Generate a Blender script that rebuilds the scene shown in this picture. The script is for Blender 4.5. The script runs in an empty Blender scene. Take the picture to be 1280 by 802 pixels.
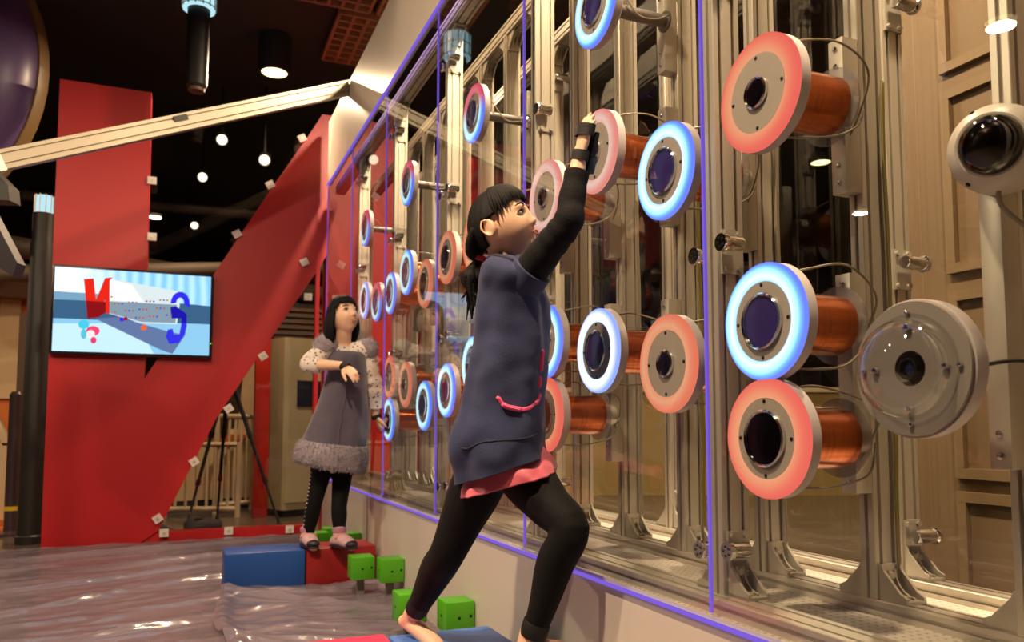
import bpy, bmesh, math, random
from mathutils import Vector, Matrix, noise
from mathutils.bvhtree import BVHTree
import numpy as np

SC = bpy.context.scene
COL = SC.collection
PI = math.pi
random.seed(7)

# ------------------------------------------------------------------ camera
cam_data = bpy.data.cameras.new('camera')
cam = bpy.data.objects.new('camera', cam_data)
COL.objects.link(cam)
cam.location = (-0.92, 0.0, 0.77)
YAW, PITCH = math.radians(22.787), math.radians(4.354)
cam.rotation_euler = (PI / 2 + PITCH, 0, -YAW)
cam_data.sensor_fit = 'HORIZONTAL'
cam_data.sensor_width = 23.5
cam_data.lens = 985.0 / 1280.0 * 23.5
cam_data.shift_y = 54.0 / 1280.0
cam_data.clip_start = 0.05
cam_data.dof.use_dof = True
cam_data.dof.focus_distance = 1.85
cam_data.dof.aperture_fstop = 3.5
SC.camera = cam

# ------------------------------------------------------------------ world, exposure
w = bpy.data.worlds.new('dim_hall')
SC.world = w
w.use_nodes = True
w.node_tree.nodes['Background'].inputs[0].default_value = (0.55, 0.36, 0.22, 1)
w.node_tree.nodes['Background'].inputs[1].default_value = 0.05
SC.view_settings.view_transform = 'Standard'
SC.view_settings.look = 'None'
SC.view_settings.gamma = 1.0
SC.view_settings.use_curve_mapping = False
SC.view_settings.exposure = 0.0
SC.cycles.max_bounces = 8
SC.cycles.transparent_max_bounces = 24
SC.cycles.caustics_reflective = False
SC.cycles.caustics_refractive = False
SC.cycles.sample_clamp_indirect = 4.0

# ------------------------------------------------------------------ materials
def srgb(r, g, b):
    def c(v):
        v /= 255.0
        return v / 12.92 if v <= 0.04045 else ((v + 0.055) / 1.055) ** 2.4
    return (c(r), c(g), c(b), 1.0)

def mat(name, rgb, rough=0.5, metal=0.0, emit=None, strength=1.0, noise_amt=0.0, noise_scale=8.0,
        bump=0.0, bump_scale=60.0, spec=0.5, coat=0.0, sheen=0.0, alpha=1.0, stretch=(1, 1, 1), sss=0.0):
    m = bpy.data.materials.new(name)
    m.use_nodes = True
    nt = m.node_tree
    b = nt.nodes['Principled BSDF']
    col = srgb(*rgb)
    b.inputs['Base Color'].default_value = col
    b.inputs['Roughness'].default_value = rough
    b.inputs['Metallic'].default_value = metal
    b.inputs['Specular IOR Level'].default_value = spec
    b.inputs['Coat Weight'].default_value = coat
    b.inputs['Sheen Weight'].default_value = sheen
    b.inputs['Alpha'].default_value = alpha
    if sss:
        b.inputs['Subsurface Weight'].default_value = sss
        b.inputs['Subsurface Radius'].default_value = (0.012, 0.005, 0.003)
        b.inputs['Subsurface Scale'].default_value = 1.0
    if emit:
        b.inputs['Emission Color'].default_value = srgb(*emit)
        b.inputs['Emission Strength'].default_value = strength
    if noise_amt or bump:
        tc = nt.nodes.new('ShaderNodeTexCoord')
        mp = nt.nodes.new('ShaderNodeMapping')
        mp.inputs['Scale'].default_value = stretch
        nt.links.new(tc.outputs['Object'], mp.inputs['Vector'])
    if noise_amt:
        n = nt.nodes.new('ShaderNodeTexNoise')
        n.inputs['Scale'].default_value = noise_scale
        n.inputs['Detail'].default_value = 5
        nt.links.new(mp.outputs['Vector'], n.inputs['Vector'])
        mx = nt.nodes.new('ShaderNodeMix')
        mx.data_type = 'RGBA'
        mx.inputs['A'].default_value = tuple(c * (1 - noise_amt) for c in col[:3]) + (1,)
        mx.inputs['B'].default_value = tuple(min(1, c * (1 + noise_amt)) for c in col[:3]) + (1,)
        nt.links.new(n.outputs['Fac'], mx.inputs['Factor'])
        nt.links.new(mx.outputs['Result'], b.inputs['Base Color'])
    if bump:
        n2 = nt.nodes.new('ShaderNodeTexNoise')
        n2.inputs['Scale'].default_value = bump_scale
        n2.inputs['Detail'].default_value = 4
        nt.links.new(mp.outputs['Vector'], n2.inputs['Vector'])
        bp = nt.nodes.new('ShaderNodeBump')
        bp.inputs['Strength'].default_value = bump
        bp.inputs['Distance'].default_value = 0.01
        nt.links.new(n2.outputs['Fac'], bp.inputs['Height'])
        nt.links.new(bp.outputs['Normal'], b.inputs['Normal'])
    return m

def emission(name, rgb, strength):
    m = bpy.data.materials.new(name)
    m.use_nodes = True
    nt = m.node_tree
    nt.nodes.clear()
    e = nt.nodes.new('ShaderNodeEmission')
    e.inputs[0].default_value = srgb(*rgb)
    e.inputs[1].default_value = strength
    o = nt.nodes.new('ShaderNodeOutputMaterial')
    nt.links.new(e.outputs[0], o.inputs[0])
    return m

def glass(name, tint=(245, 246, 244), ior=1.5, haze=0.0):
    # a thin sheet: transparent with a Fresnel mirror on the side that is met first
    m = bpy.data.materials.new(name)
    m.use_nodes = True
    nt = m.node_tree
    nt.nodes.clear()
    tr = nt.nodes.new('ShaderNodeBsdfTransparent')
    tr.inputs[0].default_value = srgb(*tint)
    gl = nt.nodes.new('ShaderNodeBsdfGlossy')
    gl.inputs['Roughness'].default_value = 0.0
    fr = nt.nodes.new('ShaderNodeFresnel')
    fr.inputs['IOR'].default_value = ior
    geo = nt.nodes.new('ShaderNodeNewGeometry')
    inv = nt.nodes.new('ShaderNodeMath'); inv.operation = 'SUBTRACT'; inv.inputs[0].default_value = 1.0
    nt.links.new(geo.outputs['Backfacing'], inv.inputs[1])
    mul = nt.nodes.new('ShaderNodeMath'); mul.operation = 'MULTIPLY'
    nt.links.new(fr.outputs[0], mul.inputs[0]); nt.links.new(inv.outputs[0], mul.inputs[1])
    mul2 = nt.nodes.new('ShaderNodeMath'); mul2.operation = 'MULTIPLY'; mul2.inputs[1].default_value = 1.4
    mul2.use_clamp = True
    nt.links.new(mul.outputs[0], mul2.inputs[0])
    mx = nt.nodes.new('ShaderNodeMixShader')
    nt.links.new(mul2.outputs[0], mx.inputs[0])
    nt.links.new(tr.outputs[0], mx.inputs[1]); nt.links.new(gl.outputs[0], mx.inputs[2])
    last = mx
    if haze:
        df = nt.nodes.new('ShaderNodeBsdfDiffuse')
        df.inputs[0].default_value = (0.8, 0.8, 0.8, 1)
        m2 = nt.nodes.new('ShaderNodeMixShader'); m2.inputs[0].default_value = haze
        nt.links.new(mx.outputs[0], m2.inputs[1]); nt.links.new(df.outputs[0], m2.inputs[2])
        last = m2
    o = nt.nodes.new('ShaderNodeOutputMaterial')
    nt.links.new(last.outputs[0], o.inputs[0])
    return m

# ------------------------------------------------------------------ the hall's large lamps
def lamp_area(name, loc, power, size, rgb, rot=(0, 0, 0), spread=PI):
    d = bpy.data.lights.new(name, 'AREA')
    d.shape = 'DISK'; d.size = size; d.energy = power; d.color = srgb(*rgb)[:3]; d.spread = spread
    o = bpy.data.objects.new(name, d); COL.objects.link(o)
    o.location = loc; o.rotation_euler = rot
    return o

def lamp_spot(name, loc, target, power, angle, rgb, blend=0.5, radius=0.05):
    d = bpy.data.lights.new(name, 'SPOT')
    d.energy = power; d.spot_size = math.radians(angle); d.spot_blend = blend; d.color = srgb(*rgb)[:3]
    d.shadow_soft_size = radius
    o = bpy.data.objects.new(name, d); COL.objects.link(o)
    o.location = loc
    o.rotation_euler = (Vector(target) - Vector(loc)).to_track_quat('-Z', 'Y').to_euler()
    return o

WARM = (255, 226, 190)
WARM2 = (255, 220, 178)
# ceiling wells (their visible rims and lenses are built with the ceiling)
DOWNLIGHTS = [  # x, y, z, power
    (-0.34, 6.02, 3.42, 75), (-3.99, 3.37, 3.42, 80), (-6.8, 7.2, 3.42, 80), (-6.95, 11.59, 3.42, 60),
    (-1.3, 0.9, 3.42, 150), (-2.7, 2.4, 3.42, 50), (0.42, 2.2, 3.42, 110), (0.42, 4.1, 3.42, 90),  # first one is unseen, added to brighten the face of the girl in navy
    (0.42, 0.6, 3.42, 120), (3.5, 8.5, 3.42, 70), (5.0, 6.0, 3.42, 60),
]
for i, (x, y, z, pw) in enumerate(DOWNLIGHTS):
    lamp_area('downlight_lamp', (x, y, z - 0.04), pw, 0.17, WARM if i % 2 else WARM2)
# violet LED strip behind the lower edge of the fascia
d = bpy.data.lights.new('led_strip_lamp', 'AREA')
d.shape = 'RECTANGLE'; d.size = 0.04; d.size_y = 6.0; d.energy = 2.0; d.color = srgb(84, 40, 255)[:3]
o = bpy.data.objects.new('led_strip_lamp', d); COL.objects.link(o)
o.location = (0.05, 2.51, 2.468)
# spotlights aimed on the red letter and on the white fascia
lamp_spot('spot_lamp', (-0.42, 3.35, 3.3), (0.0, 3.35, 2.55), 6, 70, WARM, 0.8)
lamp_spot('spot_lamp', (-2.9, 3.6, 3.3), (-0.9, 5.75, 0.5), 14, 50, WARM, 0.7)
lamp_spot('spot_lamp', (-1.0, 3.3, 3.3), (-0.75, 5.75, 0.0), 90, 38, WARM, 0.6)

# ------------------------------------------------------------------ mesh helpers
class MB:
    def __init__(self):
        self.v = []; self.f = []
    def add(self, vs, fs):
        o = len(self.v)
        self.v += [tuple(p) for p in vs]
        self.f += [tuple(i + o for i in f) for f in fs]
        return self
    def box(self, c, s, m=None):
        x, y, z = c; a, b, h = s[0] / 2, s[1] / 2, s[2] / 2
        vs = [Vector((x + i * a, y + j * b, z + k * h)) for i in (-1, 1) for j in (-1, 1) for k in (-1, 1)]
        if m: vs = [m @ p for p in vs]
        return self.add(vs, [(0, 1, 3, 2), (4, 6, 7, 5), (0, 4, 5, 1), (2, 3, 7, 6), (0, 2, 6, 4), (1, 5, 7, 3)])
    def bbox(self, c, s, r=0.004):
        # box with chamfered vertical and horizontal edges
        bm = bmesh.new()
        bmesh.ops.create_cube(bm, size=1.0)
        for v in bm.verts:
            v.co = Vector((v.co.x * s[0] + c[0], v.co.y * s[1] + c[1], v.co.z * s[2] + c[2]))
        bmesh.ops.bevel(bm, geom=bm.edges[:], offset=r, segments=2, affect='EDGES', profile=0.5)
        bm.verts.index_update()
        self.add([v.co.copy() for v in bm.verts], [[v.index for v in f.verts] for f in bm.faces])
        bm.free()
        return self
    def rings(self, rings, cap0=True, cap1=True, closed=True):
        n = len(rings[0]); vs = []; fs = []
        for r in rings: vs += list(r)
        for i in range(len(rings) - 1):
            for j in range(n if closed else n - 1):
                k = (j + 1) % n
                fs.append((i * n + j, i * n + k, (i + 1) * n + k, (i + 1) * n + j))
        if cap0: fs.append(tuple(range(n - 1, -1, -1)))
        if cap1: fs.append(tuple((len(rings) - 1) * n + j for j in range(n)))
        return self.add(vs, fs)
    def lathe(self, o, ax, prof, n=32, cap0=True, cap1=True):
        ax = Vector(ax).normalized(); o = Vector(o)
        u = ax.orthogonal().normalized()
        if abs(ax.x) > 0.99: u = Vector((0, 0, 1))
        w_ = ax.cross(u)
        rr = []
        for h, r in prof:
            rr.append([o + ax * h + (u * math.cos(2 * PI * j / n) + w_ * math.sin(2 * PI * j / n)) * r for j in range(n)])
        return self.rings(rr, cap0, cap1)
    def cyl(self, p0, p1, r0, r1=None, n=16):
        p0 = Vector(p0); p1 = Vector(p1); r1 = r0 if r1 is None else r1
        return self.lathe(p0, p1 - p0, [(0, r0), ((p1 - p0).length, r1)], n)
    def tube(self, pts, rad, n=8, res=6, round_ends=True, flat=1.0, flat_dir=None):
        P, Rr = smooth_path(pts, rad, res)
        rings_ = []
        t0 = (P[1] - P[0]).normalized()
        u = t0.orthogonal().normalized() if flat_dir is None else (Vector(flat_dir) - t0 * Vector(flat_dir).dot(t0)).normalized()
        def ring(c, t, r):
            w_ = t.cross(u)
            return [c + (u * math.cos(2 * PI * j / n) * flat + w_ * math.sin(2 * PI * j / n)) * r for j in range(n)]
        if round_ends:
            for a in (80, 55, 30):
                rings_.append(ring(P[0] - t0 * Rr[0] * math.sin(math.radians(a)), t0, Rr[0] * math.cos(math.radians(a))))
        for i in range(len(P)):
            t = (P[min(i + 1, len(P) - 1)] - P[max(i - 1, 0)]).normalized()
            u = (u - t * u.dot(t)).normalized()
            rings_.append(ring(P[i], t, Rr[i]))
        if round_ends:
            for a in (30, 55, 80):
                rings_.append(ring(P[-1] + t * Rr[-1] * math.sin(math.radians(a)), t, Rr[-1] * math.cos(math.radians(a))))
        return self.rings(rings_)
    def ell(self, c, r, n=20, m=12, mtx=None):
        c = Vector(c); vs = []
        rr = []
        for i in range(1, m):
            th = PI * i / m
            ring = []
            for j in range(n):
                ph = 2 * PI * j / n
                p = Vector((r[0] * math.sin(th) * math.cos(ph), r[1] * math.sin(th) * math.sin(ph), r[2] * math.cos(th)))
                if mtx: p = mtx @ p
                ring.append(c + p)
            rr.append(ring)
        rr.reverse()
        return self.rings(rr)
    def prism(self, poly, fn, d0, d1):
        # polygon (list of 2d) extruded between d0 and d1; fn(a, b, d) -> world
        n = len(poly)
        vs = [fn(a, b, d0) for a, b in poly] + [fn(a, b, d1) for a, b in poly]
        fs = [(i, (i + 1) % n, n + (i + 1) % n, n + i) for i in range(n)]
        fs += [tuple(range(n - 1, -1, -1)), tuple(range(n, 2 * n))]
        return self.add(vs, fs)
    def mesh(self, name, m=None, smooth=35, fix=True):
        me = bpy.data.meshes.new(name)
        me.from_pydata([tuple(p) for p in self.v], [], self.f)
        if fix or smooth:
            bm = bmesh.new(); bm.from_mesh(me)
            if fix: bmesh.ops.recalc_face_normals(bm, faces=bm.faces)
            if smooth:
                a = math.radians(smooth)
                for f in bm.faces: f.smooth = True
                for e in bm.edges:
                    if len(e.link_faces) == 2 and e.calc_face_angle(0) > a: e.smooth = False
            bm.to_mesh(me); bm.free()
        if m: me.materials.append(m)
        return me
    def build(self, name, m, parent=None, smooth=35, fix=True):
        return link(name, self.mesh(name, m, smooth, fix), parent)

def smooth_path(pts, rad, res):
    P = [Vector(p) for p in pts]
    if not isinstance(rad, (list, tuple)): rad = [rad] * len(P)
    if len(P) == 2 or res <= 1: return P, list(rad)
    oP = []; oR = []
    for i in range(len(P) - 1):
        a = P[max(i - 1, 0)]; b = P[i]; c = P[i + 1]; d = P[min(i + 2, len(P) - 1)]
        ra = rad[max(i - 1, 0)]; rb = rad[i]; rc = rad[i + 1]; rd = rad[min(i + 2, len(P) - 1)]
        for k in range(res):
            t = k / res
            h = lambda A, B, C_, D: 0.5 * (2 * B + (C_ - A) * t + (2 * A - 5 * B + 4 * C_ - D) * t * t + (3 * B - A - 3 * C_ + D) * t ** 3)
            oP.append(h(a, b, c, d)); oR.append(max(0.0005, h(ra, rb, rc, rd)))
    oP.append(P[-1]); oR.append(rad[-1])
    return oP, oR

def link(name, me, parent=None, loc=None):
    o = bpy.data.objects.new(name, me)
    COL.objects.link(o)
    if parent is not None:
        o.parent = parent
        if loc is None:
            r = parent
            off = Vector((0, 0, 0))
            if not r.get('_local'):
                o.matrix_parent_inverse = world_inv(parent)
    if loc is not None: o.location = loc
    return o

def world_inv(p):
    m = Matrix.Translation(p.location) if p.parent is None else Matrix.Identity(4)
    return m.inverted()

def thing(name, label, cat, loc=(0, 0, 0), group=None, rotz=0.0):
    o = bpy.data.objects.new(name, None)
    COL.objects.link(o)
    o.empty_display_size = 0.1
    o.location = loc; o.rotation_euler = (0, 0, rotz)
    return tag(o, label, cat, group)

def tag(o, label, cat, group=None):
    o['label'] = label; o['category'] = cat
    if group: o['group'] = group
    return o

def struct(o):
    o['kind'] = 'structure'
    return o

def copy_tree(o, parent=None):
    c = o.copy(); COL.objects.link(c)
    if parent is not None: c.parent = parent
    for ch in o.children: copy_tree(ch, c)
    return c

def slot_profile(wx, wy, nx, ny, sw=0.008, sd=0.007, c=0.0015):
    # cross-section of an aluminium extrusion; nx slots on each wx-long side, ny on each wy-long side
    def side(L, n):
        pts = [(c, 0)]
        for k in range(n):
            m_ = L * (k + 0.5) / n
            pts += [(m_ - sw / 2, 0), (m_ - sw / 2, sd), (m_ + sw / 2, sd), (m_ + sw / 2, 0)]
        pts.append((L - c, 0))
        return pts
    out = []
    out += [(-wx / 2 + a, -wy / 2 + b) for a, b in side(wx, nx)]
    out += [(wx / 2 - b, -wy / 2 + a) for a, b in side(wy, ny)]
    out += [(wx / 2 - a, wy / 2 - b) for a, b in side(wx, nx)]
    out += [(-wx / 2 + b, wy / 2 - a) for a, b in side(wy, ny)]
    return out

# ------------------------------------------------------------------ shared materials
M_alu = mat('brushed_aluminium', (210, 203, 190), 0.36, 0.5, noise_amt=0.05, noise_scale=3, stretch=(40, 40, 1))
M_cast = mat('cast_aluminium', (204, 198, 186), 0.42, 0.5, noise_amt=0.08, noise_scale=30)
M_chrome = mat('chrome', (225, 225, 228), 0.08, 1.0)
M_dark_steel = mat('dark_steel', (52, 50, 54), 0.3, 0.8)
M_black = mat('matte_black', (14, 14, 15), 0.6)
M_blackgloss = mat('black_plastic', (18, 18, 20), 0.3)
M_white = mat('white_panel', (214, 205, 196), 0.38, noise_amt=0.03, noise_scale=2)
M_white_plastic = mat('white_plastic', (226, 222, 216), 0.35)
M_glass = glass('thin_glass')
M_pane = glass('clear_acrylic', (240, 240, 240), 1.45)
M_led_violet = emission('violet_led_edge', (130, 98, 226), 0.95)
M_red = mat('red_paint', (178, 24, 30), 0.42, noise_amt=0.05, noise_scale=1.5)
M_downlight = emission('warm_lens', (255, 226, 165), 3.5)

# ------------------------------------------------------------------ floor, ceiling, outer walls
M_floor = mat('polished_floor', (98, 84, 70), 0.22, noise_amt=0.15, noise_scale=1.3, bump=0.02, bump_scale=4)
struct(MB().box((2.0, 6.0, -0.05), (20, 26, 0.1)).build('floor', M_floor, smooth=0))
M_ceil = mat('black_ceiling', (16, 14, 13), 0.8)
struct(MB().box((2.0, 6.0, 3.75), (20, 26, 0.1)).build('ceiling', M_ceil, smooth=0))
M_hall = mat('dark_brown_wall', (46, 34, 26), 0.7, noise_amt=0.3, noise_scale=0.8)
struct(MB().box((2.0, 17.0, 1.85), (20, 0.2, 3.7)).build('wall_back', M_hall, smooth=0))
struct(MB().box((-8.0, 6.0, 1.85), (0.2, 26, 3.7)).build('wall_left', M_hall, smooth=0))
struct(MB().box((12.0, 6.0, 1.85), (0.2, 26, 3.7)).build('wall_far', M_hall, smooth=0))
struct(MB().box((2.0, -7.0, 1.85), (20, 0.2, 3.7)).build('wall_front', M_hall, smooth=0))

# beige panelled wall behind the exhibit, with raised mouldings
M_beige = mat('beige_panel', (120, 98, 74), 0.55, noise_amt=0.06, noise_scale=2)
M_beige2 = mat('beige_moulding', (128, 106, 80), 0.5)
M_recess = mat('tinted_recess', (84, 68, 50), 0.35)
wr = struct(MB().box((1.66, -0.6, 1.85), (0.12, 5.6, 3.7)).build('wall_beige', M_beige, smooth=0))
for y0, y1 in ((1.42, 1.94), (0.5, 1.02), (-0.4, 0.1)):
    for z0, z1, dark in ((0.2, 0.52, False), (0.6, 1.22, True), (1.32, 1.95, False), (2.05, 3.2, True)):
        mb = MB()
        for (yy, zz, sy, sz) in (((y0 + y1) / 2, z0, y1 - y0 + 0.035, 0.035), ((y0 + y1) / 2, z1, y1 - y0 + 0.035, 0.035),
                                 (y0, (z0 + z1) / 2, 0.035, z1 - z0 - 0.036), (y1, (z0 + z1) / 2, 0.035, z1 - z0 - 0.036)):
            mb.box((1.592, yy, zz), (0.022, sy, sz))
        mb.build('moulding', M_beige2, wr, smooth=0)
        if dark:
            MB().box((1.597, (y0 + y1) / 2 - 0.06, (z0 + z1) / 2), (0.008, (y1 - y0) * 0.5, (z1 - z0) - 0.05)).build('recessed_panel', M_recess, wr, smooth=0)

# ------------------------------------------------------------------ exhibit wall: base, sill, fascia
Y0, Y1, ZS, ZT, ZF = -0.55, 5.575, 0.41, 2.465, 2.925
JOINTS = [1.240 + 0.8665 * n for n in range(-2, 6)]
base = struct(MB().box((0.31, (Y0 + Y1) / 2, (ZS - 0.012) / 2), (0.62, Y1 - Y0, ZS - 0.012)).build('wall_right', M_white, smooth=0))
for y in (4.15, 1.98, 0.9):
    MB().box((-0.0012, y, 0.2), (0.003, 0.012, 0.39)).build('panel_seam', mat('seam', (150, 136, 124), 0.6), base, smooth=0)
MB().box((-0.003, (Y0 + Y1) / 2, ZS - 0.006), (0.01, Y1 - Y0, 0.006)).build('led_strip', M_led_violet, base, smooth=0)
fas = struct(MB().box((0.012, (Y0 + Y1) / 2, (ZT + ZF) / 2), (0.024, Y1 - Y0, ZF - ZT)).build('wall_fascia', mat('white_gloss', (226, 214, 196), 0.3, noise_amt=0.02), smooth=0))
MB().box((-0.003, (Y0 + Y1) / 2, ZT - 0.003), (0.01, Y1 - Y0, 0.006)).build('led_strip', M_led_violet, fas, smooth=0)
# perforated white plate lying between the rails
def perf_mat():
    m = mat('perforated_plate', (214, 206, 196), 0.5)
    nt = m.node_tree; b = nt.nodes['Principled BSDF']
    tc = nt.nodes.new('ShaderNodeTexCoord'); v = nt.nodes.new('ShaderNodeTexVoronoi')
    v.inputs['Scale'].default_value = 55; v.inputs['Randomness'].default_value = 0.0
    nt.links.new(tc.outputs['Object'], v.inputs['Vector'])
    cr = nt.nodes.new('ShaderNodeValToRGB')
    cr.color_ramp.elements[0].position = 0.33; cr.color_ramp.elements[0].color = srgb(120, 110, 104)
    cr.color_ramp.elements[1].position = 0.42; cr.color_ramp.elements[1].color = srgb(214, 206, 196)
    nt.links.new(v.outputs['Distance'], cr.inputs[0]); nt.links.new(cr.outputs[0], b.inputs['Base Color'])
    return m
MB().box((0.31, (Y0 + Y1) / 2, ZS - 0.004), (0.60, Y1 - Y0 - 0.01, 0.012)).build('perforated_plate', perf_mat(), base, smooth=0)

# ------------------------------------------------------------------ glass sheets
edges = [Y0] + [j for j in JOINTS if j > Y0 + 0.2] + []
edges = sorted(set([round(e, 4) for e in edges if e < Y1 - 0.1] + [Y1]))
sheet_labels = {
    0: 'clear glass sheet nearest the camera, in front of the dome camera at the right edge',
    1: 'clear glass sheet with the big clear dome and three large coils behind it',
    2: 'clear glass sheet the girl in the navy dress presses her hand to',
    3: 'clear glass sheet mirroring the television, just left of the navy dress',
    4: 'clear glass sheet in front of the bright aluminium post, third from the far end',
    5: 'clear glass sheet the girl in the grey dress touches, second from the far end',
    6: 'clear glass sheet at the far end, tinted by the mirrored red letter',
}
print('sheets', edges)
for i in range(len(edges) - 1):
    a, b_ = edges[i], edges[i + 1]
    t = thing('glass_sheet', sheet_labels.get(i, sheet_labels[6]), 'glass', (0.004, (a + b_) / 2, ZS))
    MB().box((0.005, (a + b_) / 2, (ZS + ZT) / 2), (0.008, b_ - a - 0.008, ZT - ZS - 0.012)).build('pane', M_glass, t, smooth=0)
    if i < len(edges) - 1:
        MB().box((0.005, b_, (ZS + ZT) / 2), (0.0084, 0.0022, ZT - ZS - 0.02)).build('lit_edge', M_led_violet, t, smooth=0)
rear_edges = [Y0] + [j + 0.02 for j in JOINTS if Y0 + 0.2 < j < Y1 - 0.1] + [Y1]
rear_lab = ['rear glass sheet nearest the camera, behind the dome camera', 'rear glass sheet behind the big clear dome and three large coils',
            'rear glass sheet behind the coils the girl in navy reaches for', 'rear glass sheet behind the navy dress',
            'rear glass sheet behind the third front sheet from the far end', 'rear glass sheet behind the girl in the grey dress',
            'rear glass sheet at the far end of the exhibit']
for i in range(len(rear_edges) - 1):
    a, b_ = rear_edges[i], rear_edges[i + 1]
    o = MB().box((0.612, (a + b_) / 2, (ZS + ZT) / 2), (0.008, b_ - a - 0.008, ZT - ZS - 0.012)).build('rear_glass_sheet', M_glass, smooth=0)
    tag(o, rear_lab[min(i, 6)], 'glass')

# ------------------------------------------------------------------ aluminium frame
frame = thing('display_frame', 'slotted aluminium frame of posts and rails standing inside the glass exhibit', 'frame', (0.3, 2.5, ZS))
def post(x, y, z0, z1, wx, wy, nx, ny, parent=frame, name='post'):
    prof = slot_profile(wx, wy, nx, ny)
    return MB().prism(prof, lambda a, b, d: (x + a, y + b, d), z0, z1).build(name, M_alu, parent, smooth=0)
def rail(x, z, y0, y1, wx, wz, nx, nz, name='rail'):
    prof = slot_profile(wx, wz, nx, nz)
    return MB().prism(prof, lambda a, b, d: (x + a, d, z + b), y0, y1).build(name, M_alu, frame, smooth=0)
RZ = ZS + 0.03 - 0.006
rail(0.062, RZ - 0.008, Y0 + 0.02, Y1 - 0.02, 0.075, 0.03, 2, 1)
rail(0.328, RZ - 0.008, Y0 + 0.02, Y1 - 0.02, 0.065, 0.03, 2, 1)
rail(0.555, RZ - 0.008, Y0 + 0.02, Y1 - 0.02, 0.065, 0.03, 2, 1)
for x in (0.085, 0.328, 0.555):
    rail(x, ZT - 0.035, Y0 + 0.02, Y1 - 0.02, 0.065, 0.06, 2, 2, 'top_rail')
PZ0 = RZ + 0.007

def bracket_mesh():
    # gusset corner: two ribbed side cheeks on a foot, standing against a post; +Y is away from the post
    mb = MB()
    for sx in (-1, 1):
        mb.prism([(0, 0), (0.062, 0), (0.062, 0.012), (0.046, 0.02), (0.012, 0.055), (0.008, 0.066), (0, 0.066)],
                 lambda a, b, d, sx=sx: (sx * d, a, b), 0.019, 0.025)
    mb.box((0, 0.031, 0.003), (0.05, 0.062, 0.006)); mb.box((0, 0.003, 0.033), (0.05, 0.006, 0.066))
    for sx in (-1, 1):
        pts = []
        for k in range(7):
            a = PI / 2 * k / 6
            pts.append((0.052 - 0.042 * math.sin(a), 0.056 - 0.046 * math.cos(a)))
        poly = [(p[0], p[1]) for p in pts] + [(p[0] - 0.006, p[1] - 0.006) for p in reversed(pts)]
        mb.prism(poly, lambda a, b, d, sx=sx: (sx * 0.008 + d, a, b), -0.002, 0.002)
    mb.cyl((0, 0.04, 0.006), (0, 0.04, 0.012), 0.007, n=8)
    mb.cyl((0, 0.006, 0.045), (0, 0.012, 0.045), 0.007, n=8)
    return mb.mesh('corner_bracket', M_cast, smooth=0)
BR = bracket_mesh()
def bracket(p, x, y, z, sy=1, sz=1):
    o = bpy.data.objects.new('corner_bracket', BR); COL.objects.link(o)
    o.parent = p
    o.matrix_basis = Matrix.Translation((x, y, z)) @ Matrix.Diagonal((1, sy, sz, 1))
    return o
def brackets(p, x, y, wy, top=True):
    for sy in (-1, 1):
        bracket(p, x, y + sy * wy / 2, PZ0, sy, 1)
        if top: bracket(p, x, y + sy * wy / 2, ZT - 0.066, sy, -1)
def standoff(p, x, y, z, sx, sy=1):
    # glass clamp: chrome barrel on a bolted plate on the post's face towards the camera
    mb = MB().box((x, y - sy * 0.003, z - 0.012), (0.05, 0.006, 0.09))
    for dx in (-0.016, 0.016):
        for dz in (-0.048, 0.024):
            mb.cyl((x + dx, y - sy * 0.006, z + dz), (x + dx, y - sy * 0.012, z + dz), 0.006, n=8)
    pl = mb.build('clamp_plate', M_cast, p, smooth=30)
    xe = 0.042 if sx < 0 else 0.600
    a = Vector((xe, y - sy * 0.027, z)); d = Vector((-sx, 0, 0)); L = abs(x - xe) + (0.006 if sx < 0 else 0.02)
    MB().lathe(a, d, [(0, 0.0175), (0.004, 0.019), (0.009, 0.019), (0.011, 0.015), (L - 0.004, 0.015), (L, 0.013)], 20).build('clamp_barrel', M_chrome, pl)
    k = MB()
    for i in range(5):
        an = 2 * PI * i / 5
        k.cyl(a + Vector((-sx * 0.001, math.cos(an) * 0.009, math.sin(an) * 0.009)), a + Vector((sx * 0.0012, math.cos(an) * 0.009, math.sin(an) * 0.009)), 0.0026, n=6)
    k.build('clamp_holes', M_black, pl, smooth=0)

CLZ = (0.53, 1.125, 1.72, 2.27)
for j in JOINTS:
    if not (Y0 < j < Y1 - 0.05): continue
    yp = j + 0.045
    p = post(0.088, yp, PZ0, ZT - 0.066, 0.066, 0.034, 2, 1)
    brackets(p, 0.088, yp, 0.034)
    for z in CLZ:
        standoff(p, 0.088, yp - 0.017, z, -1)
        standoff(p, 0.088, yp + 0.017, z - 0.01, -1, -1)
    p = post(0.555, yp, PZ0, ZT - 0.066, 0.062, 0.034, 2, 1)
    brackets(p, 0.555, yp, 0.034)
    for z in CLZ: standoff(p, 0.555, yp - 0.017, z, 1)
# middle row: one post behind every column of coils
COLY = lambda k: 1.114 + 0.3045 * k
for k in range(-4, 13):
    y = COLY(k) + 0.03
    p = post(0.328, y, PZ0, ZT - 0.066, 0.064, 0.034, 2, 1)
    brackets(p, 0.328, y, 0.034)
# far end posts closing the case
post(0.3, Y1 - 0.045, PZ0, ZT - 0.066, 0.034, 0.034, 1, 1)

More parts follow.
